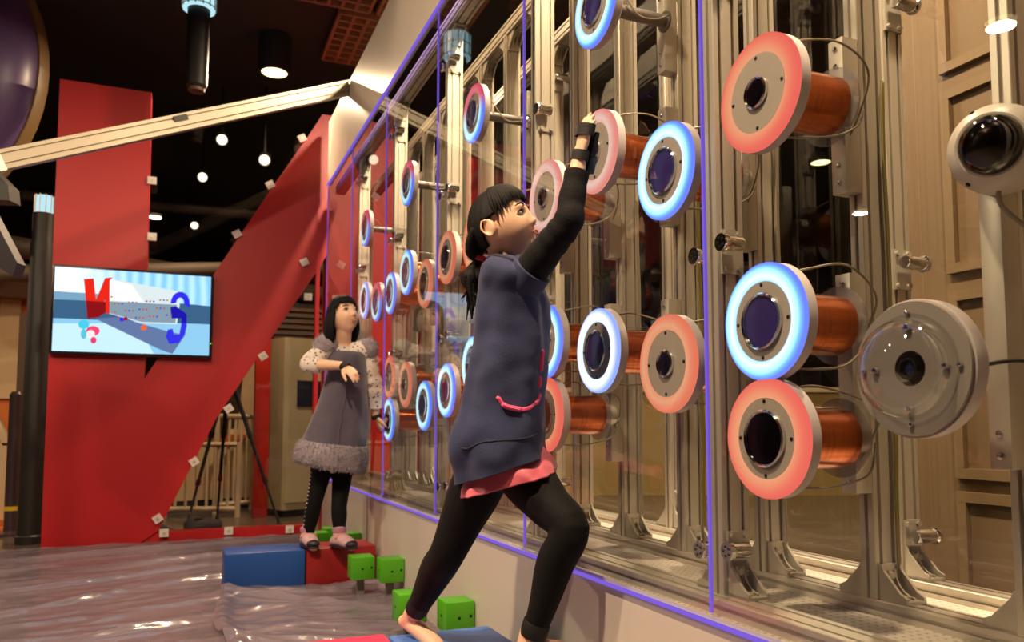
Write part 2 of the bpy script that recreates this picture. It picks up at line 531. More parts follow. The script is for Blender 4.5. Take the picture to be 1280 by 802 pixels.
# ------------------------------------------------------------------ coil units
def ring_mat(name, kind):
    # LED light ring under a diffuser: the band is brightest along the line of LEDs
    m = bpy.data.materials.new(name); m.use_nodes = True
    nt = m.node_tree; nt.nodes.clear()
    tc = nt.nodes.new('ShaderNodeTexCoord')
    sep = nt.nodes.new('ShaderNodeSeparateXYZ'); nt.links.new(tc.outputs['Object'], sep.inputs[0])
    def math_(op, a, b=None):
        n = nt.nodes.new('ShaderNodeMath'); n.operation = op
        for i, v in enumerate((a, b)):
            if v is None: continue
            if isinstance(v, (int, float)): n.inputs[i].default_value = v
            else: nt.links.new(v, n.inputs[i])
        return n.outputs[0]
    y2 = math_('MULTIPLY', sep.outputs[1], sep.outputs[1]); z2 = math_('MULTIPLY', sep.outputs[2], sep.outputs[2])
    r = math_('SQRT', math_('ADD', y2, z2))
    u = math_('DIVIDE', math_('SUBTRACT', r, 0.071), 0.033)
    def ramp(stops):
        cr = nt.nodes.new('ShaderNodeValToRGB'); nt.links.new(u, cr.inputs[0])
        e = cr.color_ramp.elements
        e[0].position, e[0].color = stops[0][0], stops[0][1]
        e[1].position, e[1].color = stops[-1][0], stops[-1][1]
        for p, c in stops[1:-1]:
            n = e.new(p); n.color = c
        return cr.outputs[0]
    S = {
        'blue': [(0, srgb(150, 205, 255)), (0.25, srgb(225, 252, 255)), (0.65, srgb(165, 232, 255)), (0.85, srgb(110, 170, 255)), (1, srgb(100, 120, 255))],
        'red': [(0, srgb(255, 172, 128)), (0.3, srgb(255, 158, 120)), (0.7, srgb(255, 128, 104)), (1, srgb(252, 112, 100))],
        'orange': [(0, srgb(255, 160, 118)), (0.35, srgb(255, 178, 136)), (0.7, srgb(255, 150, 116)), (1, srgb(252, 132, 102))],
        'pink': [(0, srgb(255, 190, 175)), (0.4, srgb(255, 214, 200)), (1, srgb(250, 150, 140))],
        'white': [(0, srgb(190, 215, 255)), (0.4, srgb(250, 255, 255)), (1, srgb(130, 150, 255))],
        'rose': [(0, srgb(255, 120, 140)), (0.4, srgb(255, 140, 150)), (1, srgb(250, 90, 120))],
    }
    st = {'blue': 1.75, 'red': 1.12, 'orange': 1.05, 'pink': 1.15, 'white': 2.0, 'rose': 1.15}
    def layer(k):
        e = nt.nodes.new('ShaderNodeEmission'); nt.links.new(ramp(S[k]), e.inputs[0]); e.inputs[1].default_value = st[k]
        return e.outputs[0]
    if kind == 'mixed' or kind == 'mixed_down':
        a, b = (layer('rose'), layer('blue'))
        mr = nt.nodes.new('ShaderNodeMapRange'); mr.inputs[1].default_value = -0.02; mr.inputs[2].default_value = 0.04
        nt.links.new(sep.outputs[2], mr.inputs[0])
        mx = nt.nodes.new('ShaderNodeMixShader'); nt.links.new(mr.outputs[0], mx.inputs[0])
        nt.links.new(b, mx.inputs[1]); nt.links.new(a, mx.inputs[2])
        out = mx.outputs[0]
    else:
        out = layer(kind)
    o = nt.nodes.new('ShaderNodeOutputMaterial'); nt.links.new(out, o.inputs[0])
    return m
RM = {k: ring_mat('led_ring_' + k, k) for k in ('blue', 'red', 'orange', 'pink', 'white', 'mixed')}

def copper_mat():
    m = mat('copper_winding', (226, 112, 44), 0.2, 0.85, coat=0.4)
    nt = m.node_tree; b = nt.nodes['Principled BSDF']
    tc = nt.nodes.new('ShaderNodeTexCoord'); wv = nt.nodes.new('ShaderNodeTexWave')
    wv.inputs['Scale'].default_value = 210; wv.inputs['Distortion'].default_value = 0.4
    nt.links.new(tc.outputs['Object'], wv.inputs['Vector'])
    bp = nt.nodes.new('ShaderNodeBump'); bp.inputs['Strength'].default_value = 0.12; bp.inputs['Distance'].default_value = 0.0004
    nt.links.new(wv.outputs['Fac'], bp.inputs['Height']); nt.links.new(bp.outputs[0], b.inputs['Normal'])
    n = nt.nodes.new('ShaderNodeTexNoise'); n.inputs['Scale'].default_value = 30
    mp = nt.nodes.new('ShaderNodeMapping'); mp.inputs['Scale'].default_value = (6, 0.4, 0.4)
    nt.links.new(tc.outputs['Object'], mp.inputs[0]); nt.links.new(mp.outputs[0], n.inputs['Vector'])
    cr = nt.nodes.new('ShaderNodeValToRGB')
    cr.color_ramp.elements[0].color = srgb(160, 70, 30); cr.color_ramp.elements[1].color = srgb(232, 128, 62)
    nt.links.new(n.outputs['Fac'], cr.inputs[0]); nt.links.new(cr.outputs[0], b.inputs['Base Color'])
    return m
M_copper = copper_mat()
M_face = mat('grey_face_plate', (178, 168, 162), 0.45)
M_house = mat('translucent_white_housing', (208, 200, 204), 0.4, sss=0.35)
M_core = mat('polished_core', (96, 84, 120), 0.07, 1.0)
M_core_painted_glow = mat('core_painted_reflection', (58, 46, 122), 0.12, 0.0, coat=0.6)  # violet base colour paints in the blue ring light mirrored by the core
M_flange = glass('clear_flange', (226, 222, 226), 1.5, haze=0.12)
M_wire = mat('grey_cable', (150, 140, 122), 0.45)
M_pole = mat('grey_pole', (120, 114, 110), 0.35, 0.6)
M_yellowwire = mat('yellow_wire', (126, 116, 62), 0.5)

R = 0.1055
me_house = MB().lathe((0, 0, 0), (1, 0, 0), [(0.006, R * 0.96), (0.0065, R), (0.030, R), (0.033, R - 0.003), (0.033, 0.03)], 64, False, True).mesh('housing', M_house)
me_led = MB().lathe((0, 0, 0), (1, 0, 0), [(0.003, 0.0715), (-0.001, 0.076), (-0.0025, 0.085), (-0.001, 0.097), (0.0015, R * 0.97), (0.005, R * 1.002), (0.010, R * 1.003)], 64, False, False).mesh('light_ring', RM['blue'], fix=False)  # outer lip glows in place of light reaching the housing side
me_plate = MB().lathe((0, 0, 0), (1, 0, 0), [(0.002, 0.02), (0.002, 0.0715), (0.008, 0.0715)], 56, True, False).mesh('face_plate', M_face)
def core_mesh(r):
    return MB().lathe((0, 0, 0), (1, 0, 0), [(-0.0005, r * 0.2), (-0.0005, r), (0.02, r)], 40, True, False).mesh('core', M_core)
def rim_mesh(r):
    return MB().lathe((0, 0, 0), (1, 0, 0), [(0.002, r + 0.0065), (-0.003, r + 0.006), (-0.0055, r + 0.0035), (-0.003, r + 0.0008), (0.002, r)], 40, False, False).mesh('core_rim', M_chrome)
me_core = {'big': core_mesh(0.045), 'small': core_mesh(0.0235)}
me_rim = {'big': rim_mesh(0.045), 'small': rim_mesh(0.0235)}
me_screw = MB().lathe((0, 0, 0), (1, 0, 0), [(-0.0015, 0.0012), (-0.0012, 0.0032), (0.002, 0.0040)], 12, True, False).mesh('screw', M_dark_steel)
me_coil = MB().lathe((0, 0, 0), (1, 0, 0), [(0.033, 0.056), (0.172, 0.056)], 48).mesh('copper_coil', M_copper)
me_flange = MB().lathe((0, 0, 0), (1, 0, 0), [(0.173, 0.073), (0.178, 0.073)], 48).mesh('rear_flange', M_flange)
me_foot = MB().lathe((0, 0, 0), (1, 0, 0), [(0.178, 0.03), (0.222, 0.03)], 24).mesh('spacer', M_cast)
me_pole = MB().lathe((0, 0, 0), (1, 0, 0), [(0.033, 0.03), (0.036, 0.017), (0.215, 0.017), (0.216, 0.028), (0.222, 0.028)], 24).mesh('pole', M_pole)
def wire_mesh(a):
    mb = MB()
    # a loop of cable from the back of the head out round the side and back to the post
    mb.tube([(0.034, -0.012, 0.082), (0.07, -0.045, 0.092), (0.13, -0.075, 0.085 + a), (0.2, -0.07, 0.05), (0.235, -0.02, 0.0), (0.24, 0.03, -0.06)], 0.0022, 6, 6)
    mb.tube([(0.034, -0.012, -0.082), (0.08, -0.04, -0.086), (0.14, -0.055, -0.078), (0.19, -0.055, -0.05 + a), (0.225, -0.035, -0.01)], 0.0022, 6, 6)
    return mb.mesh('cable', M_wire)
ME_WIRE = [wire_mesh(0.0), wire_mesh(0.012), wire_mesh(-0.01)]
me_pwire = MB().tube([(0.034, -0.012, 0.06), (0.07, -0.02, 0.045), (0.12, -0.026, -0.014), (0.18, -0.024, -0.012), (0.22, -0.02, 0.012)], 0.002, 6, 6).mesh('cable', M_wire)

def put(name, me, parent, loc=(0, 0, 0)):
    o = bpy.data.objects.new(name, me); COL.objects.link(o); o.parent = parent; o.location = loc
    return o
def coil_unit(k, z, colour, core, label, kind='coil', wire=0):
    t = thing('coil_unit', label, 'light', (0.03, COLY(k), z), 'ring lights on copper coils behind the glass')
    h = put('housing', me_house, t)
    led = put('light_ring', me_led, t)
    led.material_slots[0].link = 'OBJECT'; led.material_slots[0].material = RM[colour]
    p = put('face_plate', me_plate, t)
    for i in range(4):
        a = PI / 2 * i
        put('screw', me_screw, p, (0.002, 0.0655 * math.cos(a), 0.0655 * math.sin(a)))
    c = put('core', me_core[core], t)
    if colour in ('blue', 'white', 'mixed'):
        c.material_slots[0].link = 'OBJECT'; c.material_slots[0].material = M_core_painted_glow
    put('core_rim', me_rim[core], c)
    if kind == 'coil':
        put('copper_coil', me_coil, t)
        put('rear_flange', me_flange, t)
        put('spacer', me_foot, t)
        put('cable', ME_WIRE[wire % 3], t)
    else:
        put('pole', me_pole, t)
        put('cable', me_pwire, t)
    return t
UNITS = [
    (0, 1.372, 'red', 'small', 'coral ring light with a small core on a copper coil, topmost at the right'),
    (0, 0.953, 'blue', 'big', 'blue ring light with a large dark core beside the big clear dome'),
    (0, 0.745, 'red', 'big', 'coral ring light with a mirror core, lowest at the right'),
    (1, 1.319, 'blue', 'big', 'blue-white ring light just left of the near violet glass joint, level with the wrist strap'),
    (1, 0.899, 'orange', 'small', 'orange ring light with a small core just left of the near violet glass joint'),
    (2, 0.953, 'white', 'big', 'white-blue ring light with a core painted in violet reflected light right of the navy dress'),
    (2, 1.461, 'pink', 'small', 'pale pink ring light under the raised hand of the girl in navy'),
    (3, 1.005, 'blue', 'big', 'blue ring light half hidden by the chest of the navy dress'),
    (3, 0.797, 'red', 'big', 'coral ring light half hidden by the pocket of the navy dress'),
    (3, 1.427, 'pink', 'small', 'pale pink ring light in front of the nose of the girl in navy'),
    (4, 1.435, 'red', 'big', 'coral ring light peeping out above the black hair of the girl in navy'),
    (5, 1.427, 'red', 'small', 'coral ring light cut off by the ponytail of the girl in navy'),
    (6, 1.429, 'orange', 'big', 'orange ring light with a dark core left of the ponytail'),
    (7, 1.375, 'orange', 'big', 'pale orange ring light left of and below the one by the ponytail'),
    (8, 1.478, 'blue', 'big', 'blue ring light, highest of the low cluster above the mirrored television'),
    (9, 1.427, 'blue', 'big', 'blue ring light third to the right of the head of the girl in grey'),
    (10, 1.427, 'mixed', 'big', 'half rose half blue ring light, second right of the grey girl head'),
    (11, 1.480, 'white', 'big', 'white ring light touching the face of the girl in grey'),
    (5, 0.978, 'blue', 'big', 'blue ring light half hidden behind the back of the navy dress'),
    (6, 0.902, 'blue', 'big', 'blue ring light first to the left of the navy dress'),
    (7, 0.849, 'blue', 'big', 'blue ring light second to the left of the navy dress'),
    (8, 0.953, 'orange', 'small', 'orange ring light with a small core, third to the left of the navy dress'),
    (9, 1.005, 'orange', 'small', 'orange ring light above the left hand of the girl in grey'),
    (9, 0.793, 'blue', 'big', 'blue ring light under the left hand of the girl in grey'),
]
for i, (k, z, c, core, lab) in enumerate(UNITS):
    coil_unit(k, z, c, core, lab, 'coil', i)
for k, z, c, lab in ((2, 1.848, 'blue', 'blue ring light on a grey pole cut by the top edge'),
                     (5, 1.901, 'mixed', 'two-colour ring light on a pole above the girl in navy'),
                     (8, 1.904, 'mixed', 'two-colour ring light on a pole, second from the far end of the top row'),
                     (11, 1.901, 'mixed', 'two-colour ring light on a pole at the far end of the top row')):
    coil_unit(k, z, c, 'big', lab, 'pole')

# mounting bars bolted to the middle posts behind the coils
def mount_bar(k, z0, z1):
    y = COLY(k) + 0.03
    b = MB().bbox((0.275, y, (z0 + z1) / 2), (0.04, 0.036, z1 - z0), 0.001).build('mount_bar', M_cast, frame, smooth=30)
    for z in (z0 + 0.02, z0 + 0.055, z1 - 0.02, z1 - 0.055):
        MB().lathe((0.2505, y, z), (1, 0, 0), [(0, 0.003), (0.0015, 0.0055), (0.005, 0.0055)], 10, True, False).build('bolt', M_chrome, b)
BARS = {0: [(0.64, 1.06), (1.22, 1.53)], 1: [(0.74, 1.06), (1.17, 1.47)], 2: [(0.80, 1.10), (1.30, 1.62), (1.72, 1.98)],
        3: [(0.66, 1.13), (1.27, 1.57)], 4: [(1.28, 1.58)], 5: [(0.83, 1.12), (1.28, 1.58), (1.77, 2.03)], 6: [(0.75, 1.05), (1.28, 1.58)],
        7: [(0.7, 1.0), (1.22, 1.52)], 8: [(0.8, 1.1), (1.32, 1.63), (1.77, 2.03)], 9: [(0.65, 1.14), (1.28, 1.58)], 10: [(1.28, 1.58)],
        11: [(1.33, 1.63), (1.77, 2.03)], -1: [(0.7, 1.25)]}
for k, L in BARS.items():
    for a, b in L: mount_bar(k, a, b)
# wiring tied along the posts
for k in (0, 1, 2, 3, 6, 9):
    y = COLY(k) + 0.008
    wob = [random.uniform(-0.004, 0.004) for _ in range(9)]
    mb = MB()
    for q in range(3):
        mb.tube([(0.345 + 0.006 * q + wob[i], y - 0.006 + 0.003 * q, 0.47 + i * 0.14) for i in range(8)], 0.0022, 5, 3)
    mb.build('wiring', M_yellowwire if k in (0, 2) else M_wire, frame)

# the unlit head with a clear dome
t = thing('dome_housing', 'large unlit white disc with a clear dome and a lens at its centre', 'camera', (0.095, 0.863, 0.854))
put('housing', me_house, t)
M_frost = mat('frosted_disc', (146, 138, 134), 0.35)
put('face_plate', MB().lathe((0, 0, 0), (1, 0, 0), [(0.02, 0.026), (0.0, 0.027), (0.0, R * 0.965), (0.004, R * 0.972)], 64, False, False).mesh('face_plate', M_frost), t)
M_dome = glass('clear_dome', (244, 244, 244), 1.9)
prof = [(0.0, 0.083), (-0.003, 0.083), (-0.004, 0.078)]
for i in range(1, 15):
    a = PI / 2 * i / 14
    prof.append((-0.004 - 0.062 * math.sin(a), 0.078 * math.cos(a) + 0.0002))
put('dome', MB().lathe((0, 0, 0), (1, 0, 0), prof, 48, False, True).mesh('dome', M_dome), t)
for i in range(4):
    a = PI / 2 * i
    for r_, s in ((0.062, 1.7), (0.085, 1.1)):
        o = put('screw', MB().lathe((0, 0, 0), (1, 0, 0), [(-0.004 * s, 0.001), (-0.003 * s, 0.0032 * s), (0.002, 0.0036 * s)], 12, True, False).mesh('screw', M_chrome), t, (-0.002, r_ * math.cos(a), r_ * math.sin(a)))
put('lens_barrel', MB().lathe((0, 0, 0), (1, 0, 0), [(0.012, 0.004), (0.012, 0.012), (-0.004, 0.0135), (-0.004, 0.0165), (0.03, 0.0165)], 24, True, False).mesh('lens_barrel', M_blackgloss), t, (0, 0.002, 0))
put('lens', MB().lathe((0, 0, 0), (1, 0, 0), [(0.0, 0.001), (0.002, 0.008), (0.006, 0.0125)], 20, True, False).mesh('lens', mat('blue_lens', (30, 48, 96), 0.05, 0.3)), t, (0, 0.002, 0))
put('camera_body', MB().bbox((0.04, 0.002, 0), (0.03, 0.045, 0.045), 0.003).mesh('camera_body', M_black), t)
put('cable', MB().tube([(0.03, -0.1, 0.0), (0.06, -0.13, 0.004), (0.11, -0.17, -0.008), (0.15, -0.2, -0.05), (0.16, -0.2, -0.3), (0.16, -0.205, -0.42)], 0.003, 6, 6).mesh('cable', M_black), t)
put('spacer', me_foot, t)

# white dome security camera at the right edge
t = thing('security_camera', 'white security camera with a smoked dome at the right edge', 'camera', (0.20, 0.785, 1.183))
d = Vector((-0.86, -0.42, -0.12)).normalized()
M_camw = mat('camera_white', (206, 198, 192), 0.35)
prof = [(-0.07, 0.062), (-0.03, 0.066), (0.0, 0.066), (0.018, 0.063), (0.032, 0.056), (0.040, 0.0475)]
put('shell', MB().lathe((0, 0, 0), d, prof, 48, True, False).mesh('shell', M_camw), t)
put('bezel', MB().lathe((0, 0, 0), d, [(0.039, 0.0480), (0.044, 0.0470), (0.044, 0.0435), (0.039, 0.043)], 48, False, False).mesh('bezel', M_camw), t)
pr = []
for i in range(0, 13):
    a = PI / 2 * i / 12
    pr.append((0.040 + 0.034 * math.sin(a), 0.0435 * math.cos(a) + 0.0002))
put('smoked_dome', MB().lathe((0, 0, 0), d, pr, 40, False, True).mesh('smoked_dome', glass('smoked_glass', (150, 140, 138), 1.6)), t)
pr = [(0.03, 0.041)]
for i in range(0, 9):
    a = PI / 2 * i / 8
    pr.append((0.034 + 0.026 * math.sin(a), 0.036 * math.cos(a) + 0.0002))
put('camera_ball', MB().lathe((0, 0, 0), d, pr, 32, True, True).mesh('camera_ball', mat('dark_ball', (26, 22, 24), 0.25)), t)
u = d.orthogonal().normalized(); w_ = d.cross(u)
for i in range(3):
    a = 2 * PI * i / 3 + 0.6
    p_ = d * 0.024 + (u * math.cos(a) + w_ * math.sin(a)) * 0.0615
    n_ = (u * math.cos(a) + w_ * math.sin(a) + d * 0.4).normalized()
    put('screw', MB().lathe((0, 0, 0), n_, [(-0.002, 0.0038), (0.001, 0.0034), (0.001, 0.001)], 10, False, True).mesh('screw', M_dark_steel), t, p_)
put('cable', MB().tube([(-0.0, 0.0, -0.062), (0.01, 0.0, -0.09), (0.05, -0.02, -0.13), (0.09, -0.03, -0.16)], 0.004, 6, 6).mesh('cable', M_wire), t)
put('bracket', MB().bbox((0.075, 0.03, 0.01), (0.06, 0.04, 0.05), 0.003).mesh('bracket', M_cast), t)

# ------------------------------------------------------------------ giant red letter with clear panes
YL, TL = 5.75, 0.16
letter = thing('giant_letter', 'giant red letter at the far end, backwards N with a television on it', 'sign', (-0.6, YL, 0))
def yface(a, b, d): return (a, d, b)
mb = MB(); mb.prism([(-1.70, 0), (-1.135, 0), (-1.165, 3.02), (-1.71, 3.02)], yface, YL, YL + TL); mb.build('left_stem', M_red, letter, smooth=0)
mb = MB(); mb.prism([(-1.135, 0.0), (-1.03, 0.075), (-0.69, 0.815), (-0.012, 1.917), (0.03, 2.0), (0.03, 3.045), (-0.02, 3.045), (-0.095, 2.907), (-0.387, 2.415), (-0.723, 1.822), (-1.147, 1.07)], yface, YL - 0.002, YL + TL - 0.002)
mb.build('diagonal', M_red, letter, smooth=0)
MB().prism([(0.03, 0), (0.62, 0), (0.62, 3.045), (0.03, 3.045)], yface, YL, YL + TL).build('right_stem', M_red, letter, smooth=0)
MB().box((-0.03, YL + 0.03, 1.0), (0.03, 0.05, 2.0)).build('inner_frame', M_red, letter, smooth=0)
MB().box((-0.58, YL + 0.06, 0.03), (1.1, 0.1, 0.06)).build('base_strip', M_red, letter, smooth=0)
MB().prism([(-1.14, 0.08), (-1.03, 0.075), (-0.69, 0.815), (-0.012, 1.917), (-0.012, 0.06), (-1.0, 0.06)], yface, YL + 0.1, YL + 0.106).build('clear_pane', M_pane, letter, smooth=0)
MB().prism([(-1.165, 3.0), (-1.147, 1.07), (-0.723, 1.822), (-0.387, 2.415), (-0.095, 2.907), (-0.05, 3.0)], yface, YL + 0.1, YL + 0.106).build('clear_pane', M_pane, letter, smooth=0)
M_clip = mat('white_clip', (222, 210, 206), 0.4)
clips = [(-1.142, 2.395, 0), (-1.13, 2.012, 0), (-0.163, 2.827, 0.55), (-0.378, 2.458, 0.55), (-0.593, 2.082, 0.55), (-0.399, 1.233, 0.6),
         (-0.616, 0.865, 0.6), (-0.825, 0.507, 0.6), (-1.037, 0.14, 0.6), (-0.996, 0.045, 0), (-0.595, 0.039, 0), (-0.193, 0.029, 0),
         (-0.099, 1.67, 0.0), (-0.104, 0.505, 0), (-0.13, 1.92, 0.5)]
DL = ['round warm ceiling light above the slanting beam', 'ceiling light mirrored at the top right corner of the glass', 'ceiling light mirrored left of the big clear dome, upper one',
      'ceiling light mirrored lowest in the glass above the orange ring', 'unseen ceiling light added above the camera for the face of the girl in navy', 'ceiling light over the blue foam block', 'ceiling light over the middle of the exhibit',
      'ceiling light over the far half of the exhibit', 'ceiling light over the near end of the exhibit', 'ceiling light far behind the exhibit, left one', 'ceiling light far behind the exhibit, right one']
for x, z, a in clips:
    m_ = Matrix.Translation((x, YL - 0.012, z + 0.012)) @ Matrix.Rotation(-a, 4, 'Y')
    mb = MB().box((0, 0, 0), (0.055, 0.022, 0.05), m_)
    c = mb.build('pane_clip', M_clip, letter, smooth=0)
    k = MB(); k.cyl(m_ @ Vector((0, -0.011, 0)), m_ @ Vector((0, -0.016, 0)), 0.009, n=10); k.build('clip_screw', M_cast, c)

# ------------------------------------------------------------------ television
tv = thing('television', 'flat television showing a computer picture, mounted on the red letter', 'television', (-1.215, YL - 0.03, 1.5))
TX0, TX1, TZ0, TZ1, TY = -1.697, -0.738, 1.215, 1.787, YL - 0.055
MB().bbox(((TX0 + TX1) / 2, YL - 0.03, (TZ0 + TZ1) / 2), (TX1 - TX0, 0.05, TZ1 - TZ0), 0.004).build('bezel', M_blackgloss, tv)
MB().box(((TX0 + TX1) / 2, YL - 0.006, (TZ0 + TZ1) / 2), (0.4, 0.02, 0.3)).build('wall_mount', M_black, tv, smooth=0)
def screen_mat():
    m = bpy.data.materials.new('screen_light'); m.use_nodes = True
    nt = m.node_tree; nt.nodes.clear()
    tc = nt.nodes.new('ShaderNodeTexCoord'); sp = nt.nodes.new('ShaderNodeSeparateXYZ'); nt.links.new(tc.outputs['Object'], sp.inputs[0])
    wv = nt.nodes.new('ShaderNodeTexWave'); wv.inputs['Scale'].default_value = 4.5; wv.inputs['Distortion'].default_value = 1.5
    nt.links.new(tc.outputs['Object'], wv.inputs[0])
    cr = nt.nodes.new('ShaderNodeValToRGB'); cr.color_ramp.elements[0].color = srgb(128, 190, 238); cr.color_ramp.elements[1].color = srgb(176, 222, 252)
    nt.links.new(wv.outputs['Fac'], cr.inputs[0])
    mr = nt.nodes.new('ShaderNodeMapRange'); mr.inputs[1].default_value = -1.25; mr.inputs[2].default_value = -1.6
    nt.links.new(sp.outputs[0], mr.inputs[0])
    mx = nt.nodes.new('ShaderNodeMix'); mx.data_type = 'RGBA'; nt.links.new(mr.outputs[0], mx.inputs['Factor'])
    nt.links.new(cr.outputs[0], mx.inputs['A']); mx.inputs['B'].default_value = srgb(236, 248, 255)
    e = nt.nodes.new('ShaderNodeEmission'); nt.links.new(mx.outputs['Result'], e.inputs[0]); e.inputs[1].default_value = 1.3
    o = nt.nodes.new('ShaderNodeOutputMaterial'); nt.links.new(e.outputs[0], o.inputs[0])
    return m
SX0, SX1, SZ0, SZ1 = TX0 + 0.016, TX1 - 0.016, TZ0 + 0.018, TZ1 - 0.016
scr = MB().box(((SX0 + SX1) / 2, TY - 0.0005, (SZ0 + SZ1) / 2), (SX1 - SX0, 0.002, SZ1 - SZ0)).build('screen', screen_mat(), tv, smooth=0)
TLc, TRc, BRc, BLc = (85, 103), (1080, 172), (1063, 680), (70, 645)
def scr_uv(x, y):
    # picture coordinates on the slanted screen -> 0..1 on the panel
    u, v = 0.5, 0.5
    for _ in range(12):
        tx = TLc[0] + (TRc[0] - TLc[0]) * u; ty = TLc[1] + (TRc[1] - TLc[1]) * u
        bx = BLc[0] + (BRc[0] - BLc[0]) * u; by = BLc[1] + (BRc[1] - BLc[1]) * u
        v = (y - ty) / (by - ty)
        lx = TLc[0] + (BLc[0] - TLc[0]) * v; rx = TRc[0] + (BRc[0] - TRc[0]) * v
        u = (x - lx) / (rx - lx)
    return SX0 + (SX1 - SX0) * min(1, max(0, u)), SZ1 - (SZ1 - SZ0) * min(1, max(0, v))
layer_n = [0]
def pic(name, poly, rgb, st=1.0):
    layer_n[0] += 1
    y = TY - 0.0018 - 0.00025 * layer_n[0]
    pts = [scr_uv(*p) for p in poly]
    mb = MB(); mb.add([(a, y, b) for a, b in pts], [tuple(range(len(pts)))])
    me = mb.mesh(name, emission('screen_' + name, rgb, st * 1.15), smooth=0, fix=False)
    bm = bmesh.new(); bm.from_mesh(me); bmesh.ops.triangulate(bm, faces=bm.faces); bm.to_mesh(me); bm.free()
    o = bpy.data.objects.new(name, me); COL.objects.link(o); o.parent = scr
    return o
pic('picture_floor', [(70, 435), (1075, 478), (1063, 680), (70, 645)], (140, 198, 232))
pic('picture_floor_glow', [(70, 470), (420, 470), (640, 560), (700, 668), (70, 645)], (196, 232, 246))
pic('picture_band', [(82, 262), (1078, 362), (1076, 480), (74, 436)], (58, 96, 130))
pic('picture_band_light', [(84, 262), (420, 285), (420, 330), (80, 315)], (118, 160, 190))
pic('picture_wall', [(408, 180), (880, 268), (850, 478), (620, 470), (408, 405)], (214, 226, 228))
pic('picture_wall_lit', [(408, 182), (560, 225), (630, 330), (408, 320)], (250, 252, 248))
pic('picture_wall_shade', [(408, 328), (850, 352), (840, 470), (620, 462), (408, 402)], (128, 150, 166))
pic('picture_ground_shadow', [(330, 440), (470, 430), (780, 520), (905, 548), (820, 668), (740, 640)], (96, 116, 160))  # shadow on the ground, drawn as a flat tone in the screen picture
pic('picture_red_letter', [(258, 185), (318, 180), (334, 318), (388, 178), (440, 172), (418, 192), (418, 412), (394, 402), (390, 318), (348, 432), (282, 440)], (226, 40, 24))
pic('picture_red_letter_dark', [(272, 325), (394, 332), (394, 402), (348, 432), (282, 440)], (138, 18, 22))
arc = []
for k in range(0, 11):
    a = math.radians(-20 + 20 * k)
    arc.append((872 + 64 * math.cos(a), 345 - 78 * math.sin(a)))
inner = [(872 + 26 * math.cos(math.radians(-20 + 20 * k)), 340 - 34 * math.sin(math.radians(-20 + 20 * k))) for k in range(10, -1, -1)]
pic('picture_blue_letter_top', arc + inner, (48, 44, 232))
pic('picture_blue_letter_mid', [(806, 370), (842, 360), (915, 412), (915, 500), (878, 480), (880, 440), (815, 440)], (30, 22, 168))
pic('picture_blue_letter_low', [(880, 470), (915, 470), (905, 540), (862, 598), (800, 604), (778, 560), (790, 512), (822, 506), (830, 545), (866, 545)], (52, 50, 224))
for i in range(34):
    x = 430 + (i * 67 % 380); y = 300 + (i * 41 % 150) + (x - 430) * 0.06
    if y > 455: y -= 60
    pic('picture_dot', [(x - 6, y - 5), (x + 6, y - 5), (x + 6, y + 5), (x - 6, y + 5)], [(206, 60, 48), (60, 70, 210), (170, 90, 90)][i % 3])
def blob(name, cx, cy, rx, ry, rgb):
    pic(name, [(cx + rx * math.cos(2 * PI * i / 12), cy + ry * math.sin(2 * PI * i / 12)) for i in range(12)], rgb)
blob('picture_ball', 634, 500, 20, 18, (236, 96, 44)); blob('picture_ball', 497, 446, 16, 14, (40, 50, 220)); blob('picture_ball', 520, 442, 14, 12, (150, 20, 40))
blob('picture_figure', 262, 478, 34, 30, (70, 200, 226)); blob('picture_figure', 262, 540, 18, 34, (90, 190, 215))
blob('picture_figure', 318, 520, 42, 32, (236, 70, 110)); blob('picture_figure', 304, 540, 26, 26, (255, 226, 226)); blob('picture_figure', 322, 580, 18, 22, (226, 60, 110))
MB().box((TX1 - 0.006, TY - 0.001, 1.315), (0.006, 0.004, 0.006)).build('power_light', emission('green_light', (90, 255, 90), 2.0), tv, smooth=0)

# ------------------------------------------------------------------ slanting aluminium beam
P0 = Vector((0.0, 4.85, 2.885)); dB = Vector((-1.0, -0.3938, -0.5294)); P1 = P0 + dB * 1.72
ax = dB.normalized(); sid = ax.cross(Vector((0, 0, 1))).normalized(); upv = sid.cross(ax)
beam = thing('aluminium_beam', 'slotted aluminium beam slanting down from the white fascia across the red letter', 'beam', tuple(P0))
prof = slot_profile(0.06, 0.09, 1, 2, 0.010, 0.009)
MB().prism(prof, lambda a, b, d: P0 + ax * d + sid * a + upv * b, 0.0, (P1 - P0).length).build('extrusion', mat('dull_aluminium', (150, 142, 126), 0.5, 0.6), beam, smooth=0)
pm = P0 + ax * 1.16
MB().box((0, 0, 0), (0.07, 0.08, 0.03), Matrix.Translation(pm + upv * 0.02 - sid * 0.0) @ Matrix((sid, ax, upv)).transposed().to_4x4()).build('black_clip', M_black, beam, smooth=0)
MB().box((0, 0, 0), (0.075, 0.03, 0.1), Matrix.Translation(P1 + ax * 0.01) @ Matrix((sid, ax, upv)).transposed().to_4x4()).build('end_cap', M_cast, beam, smooth=0)
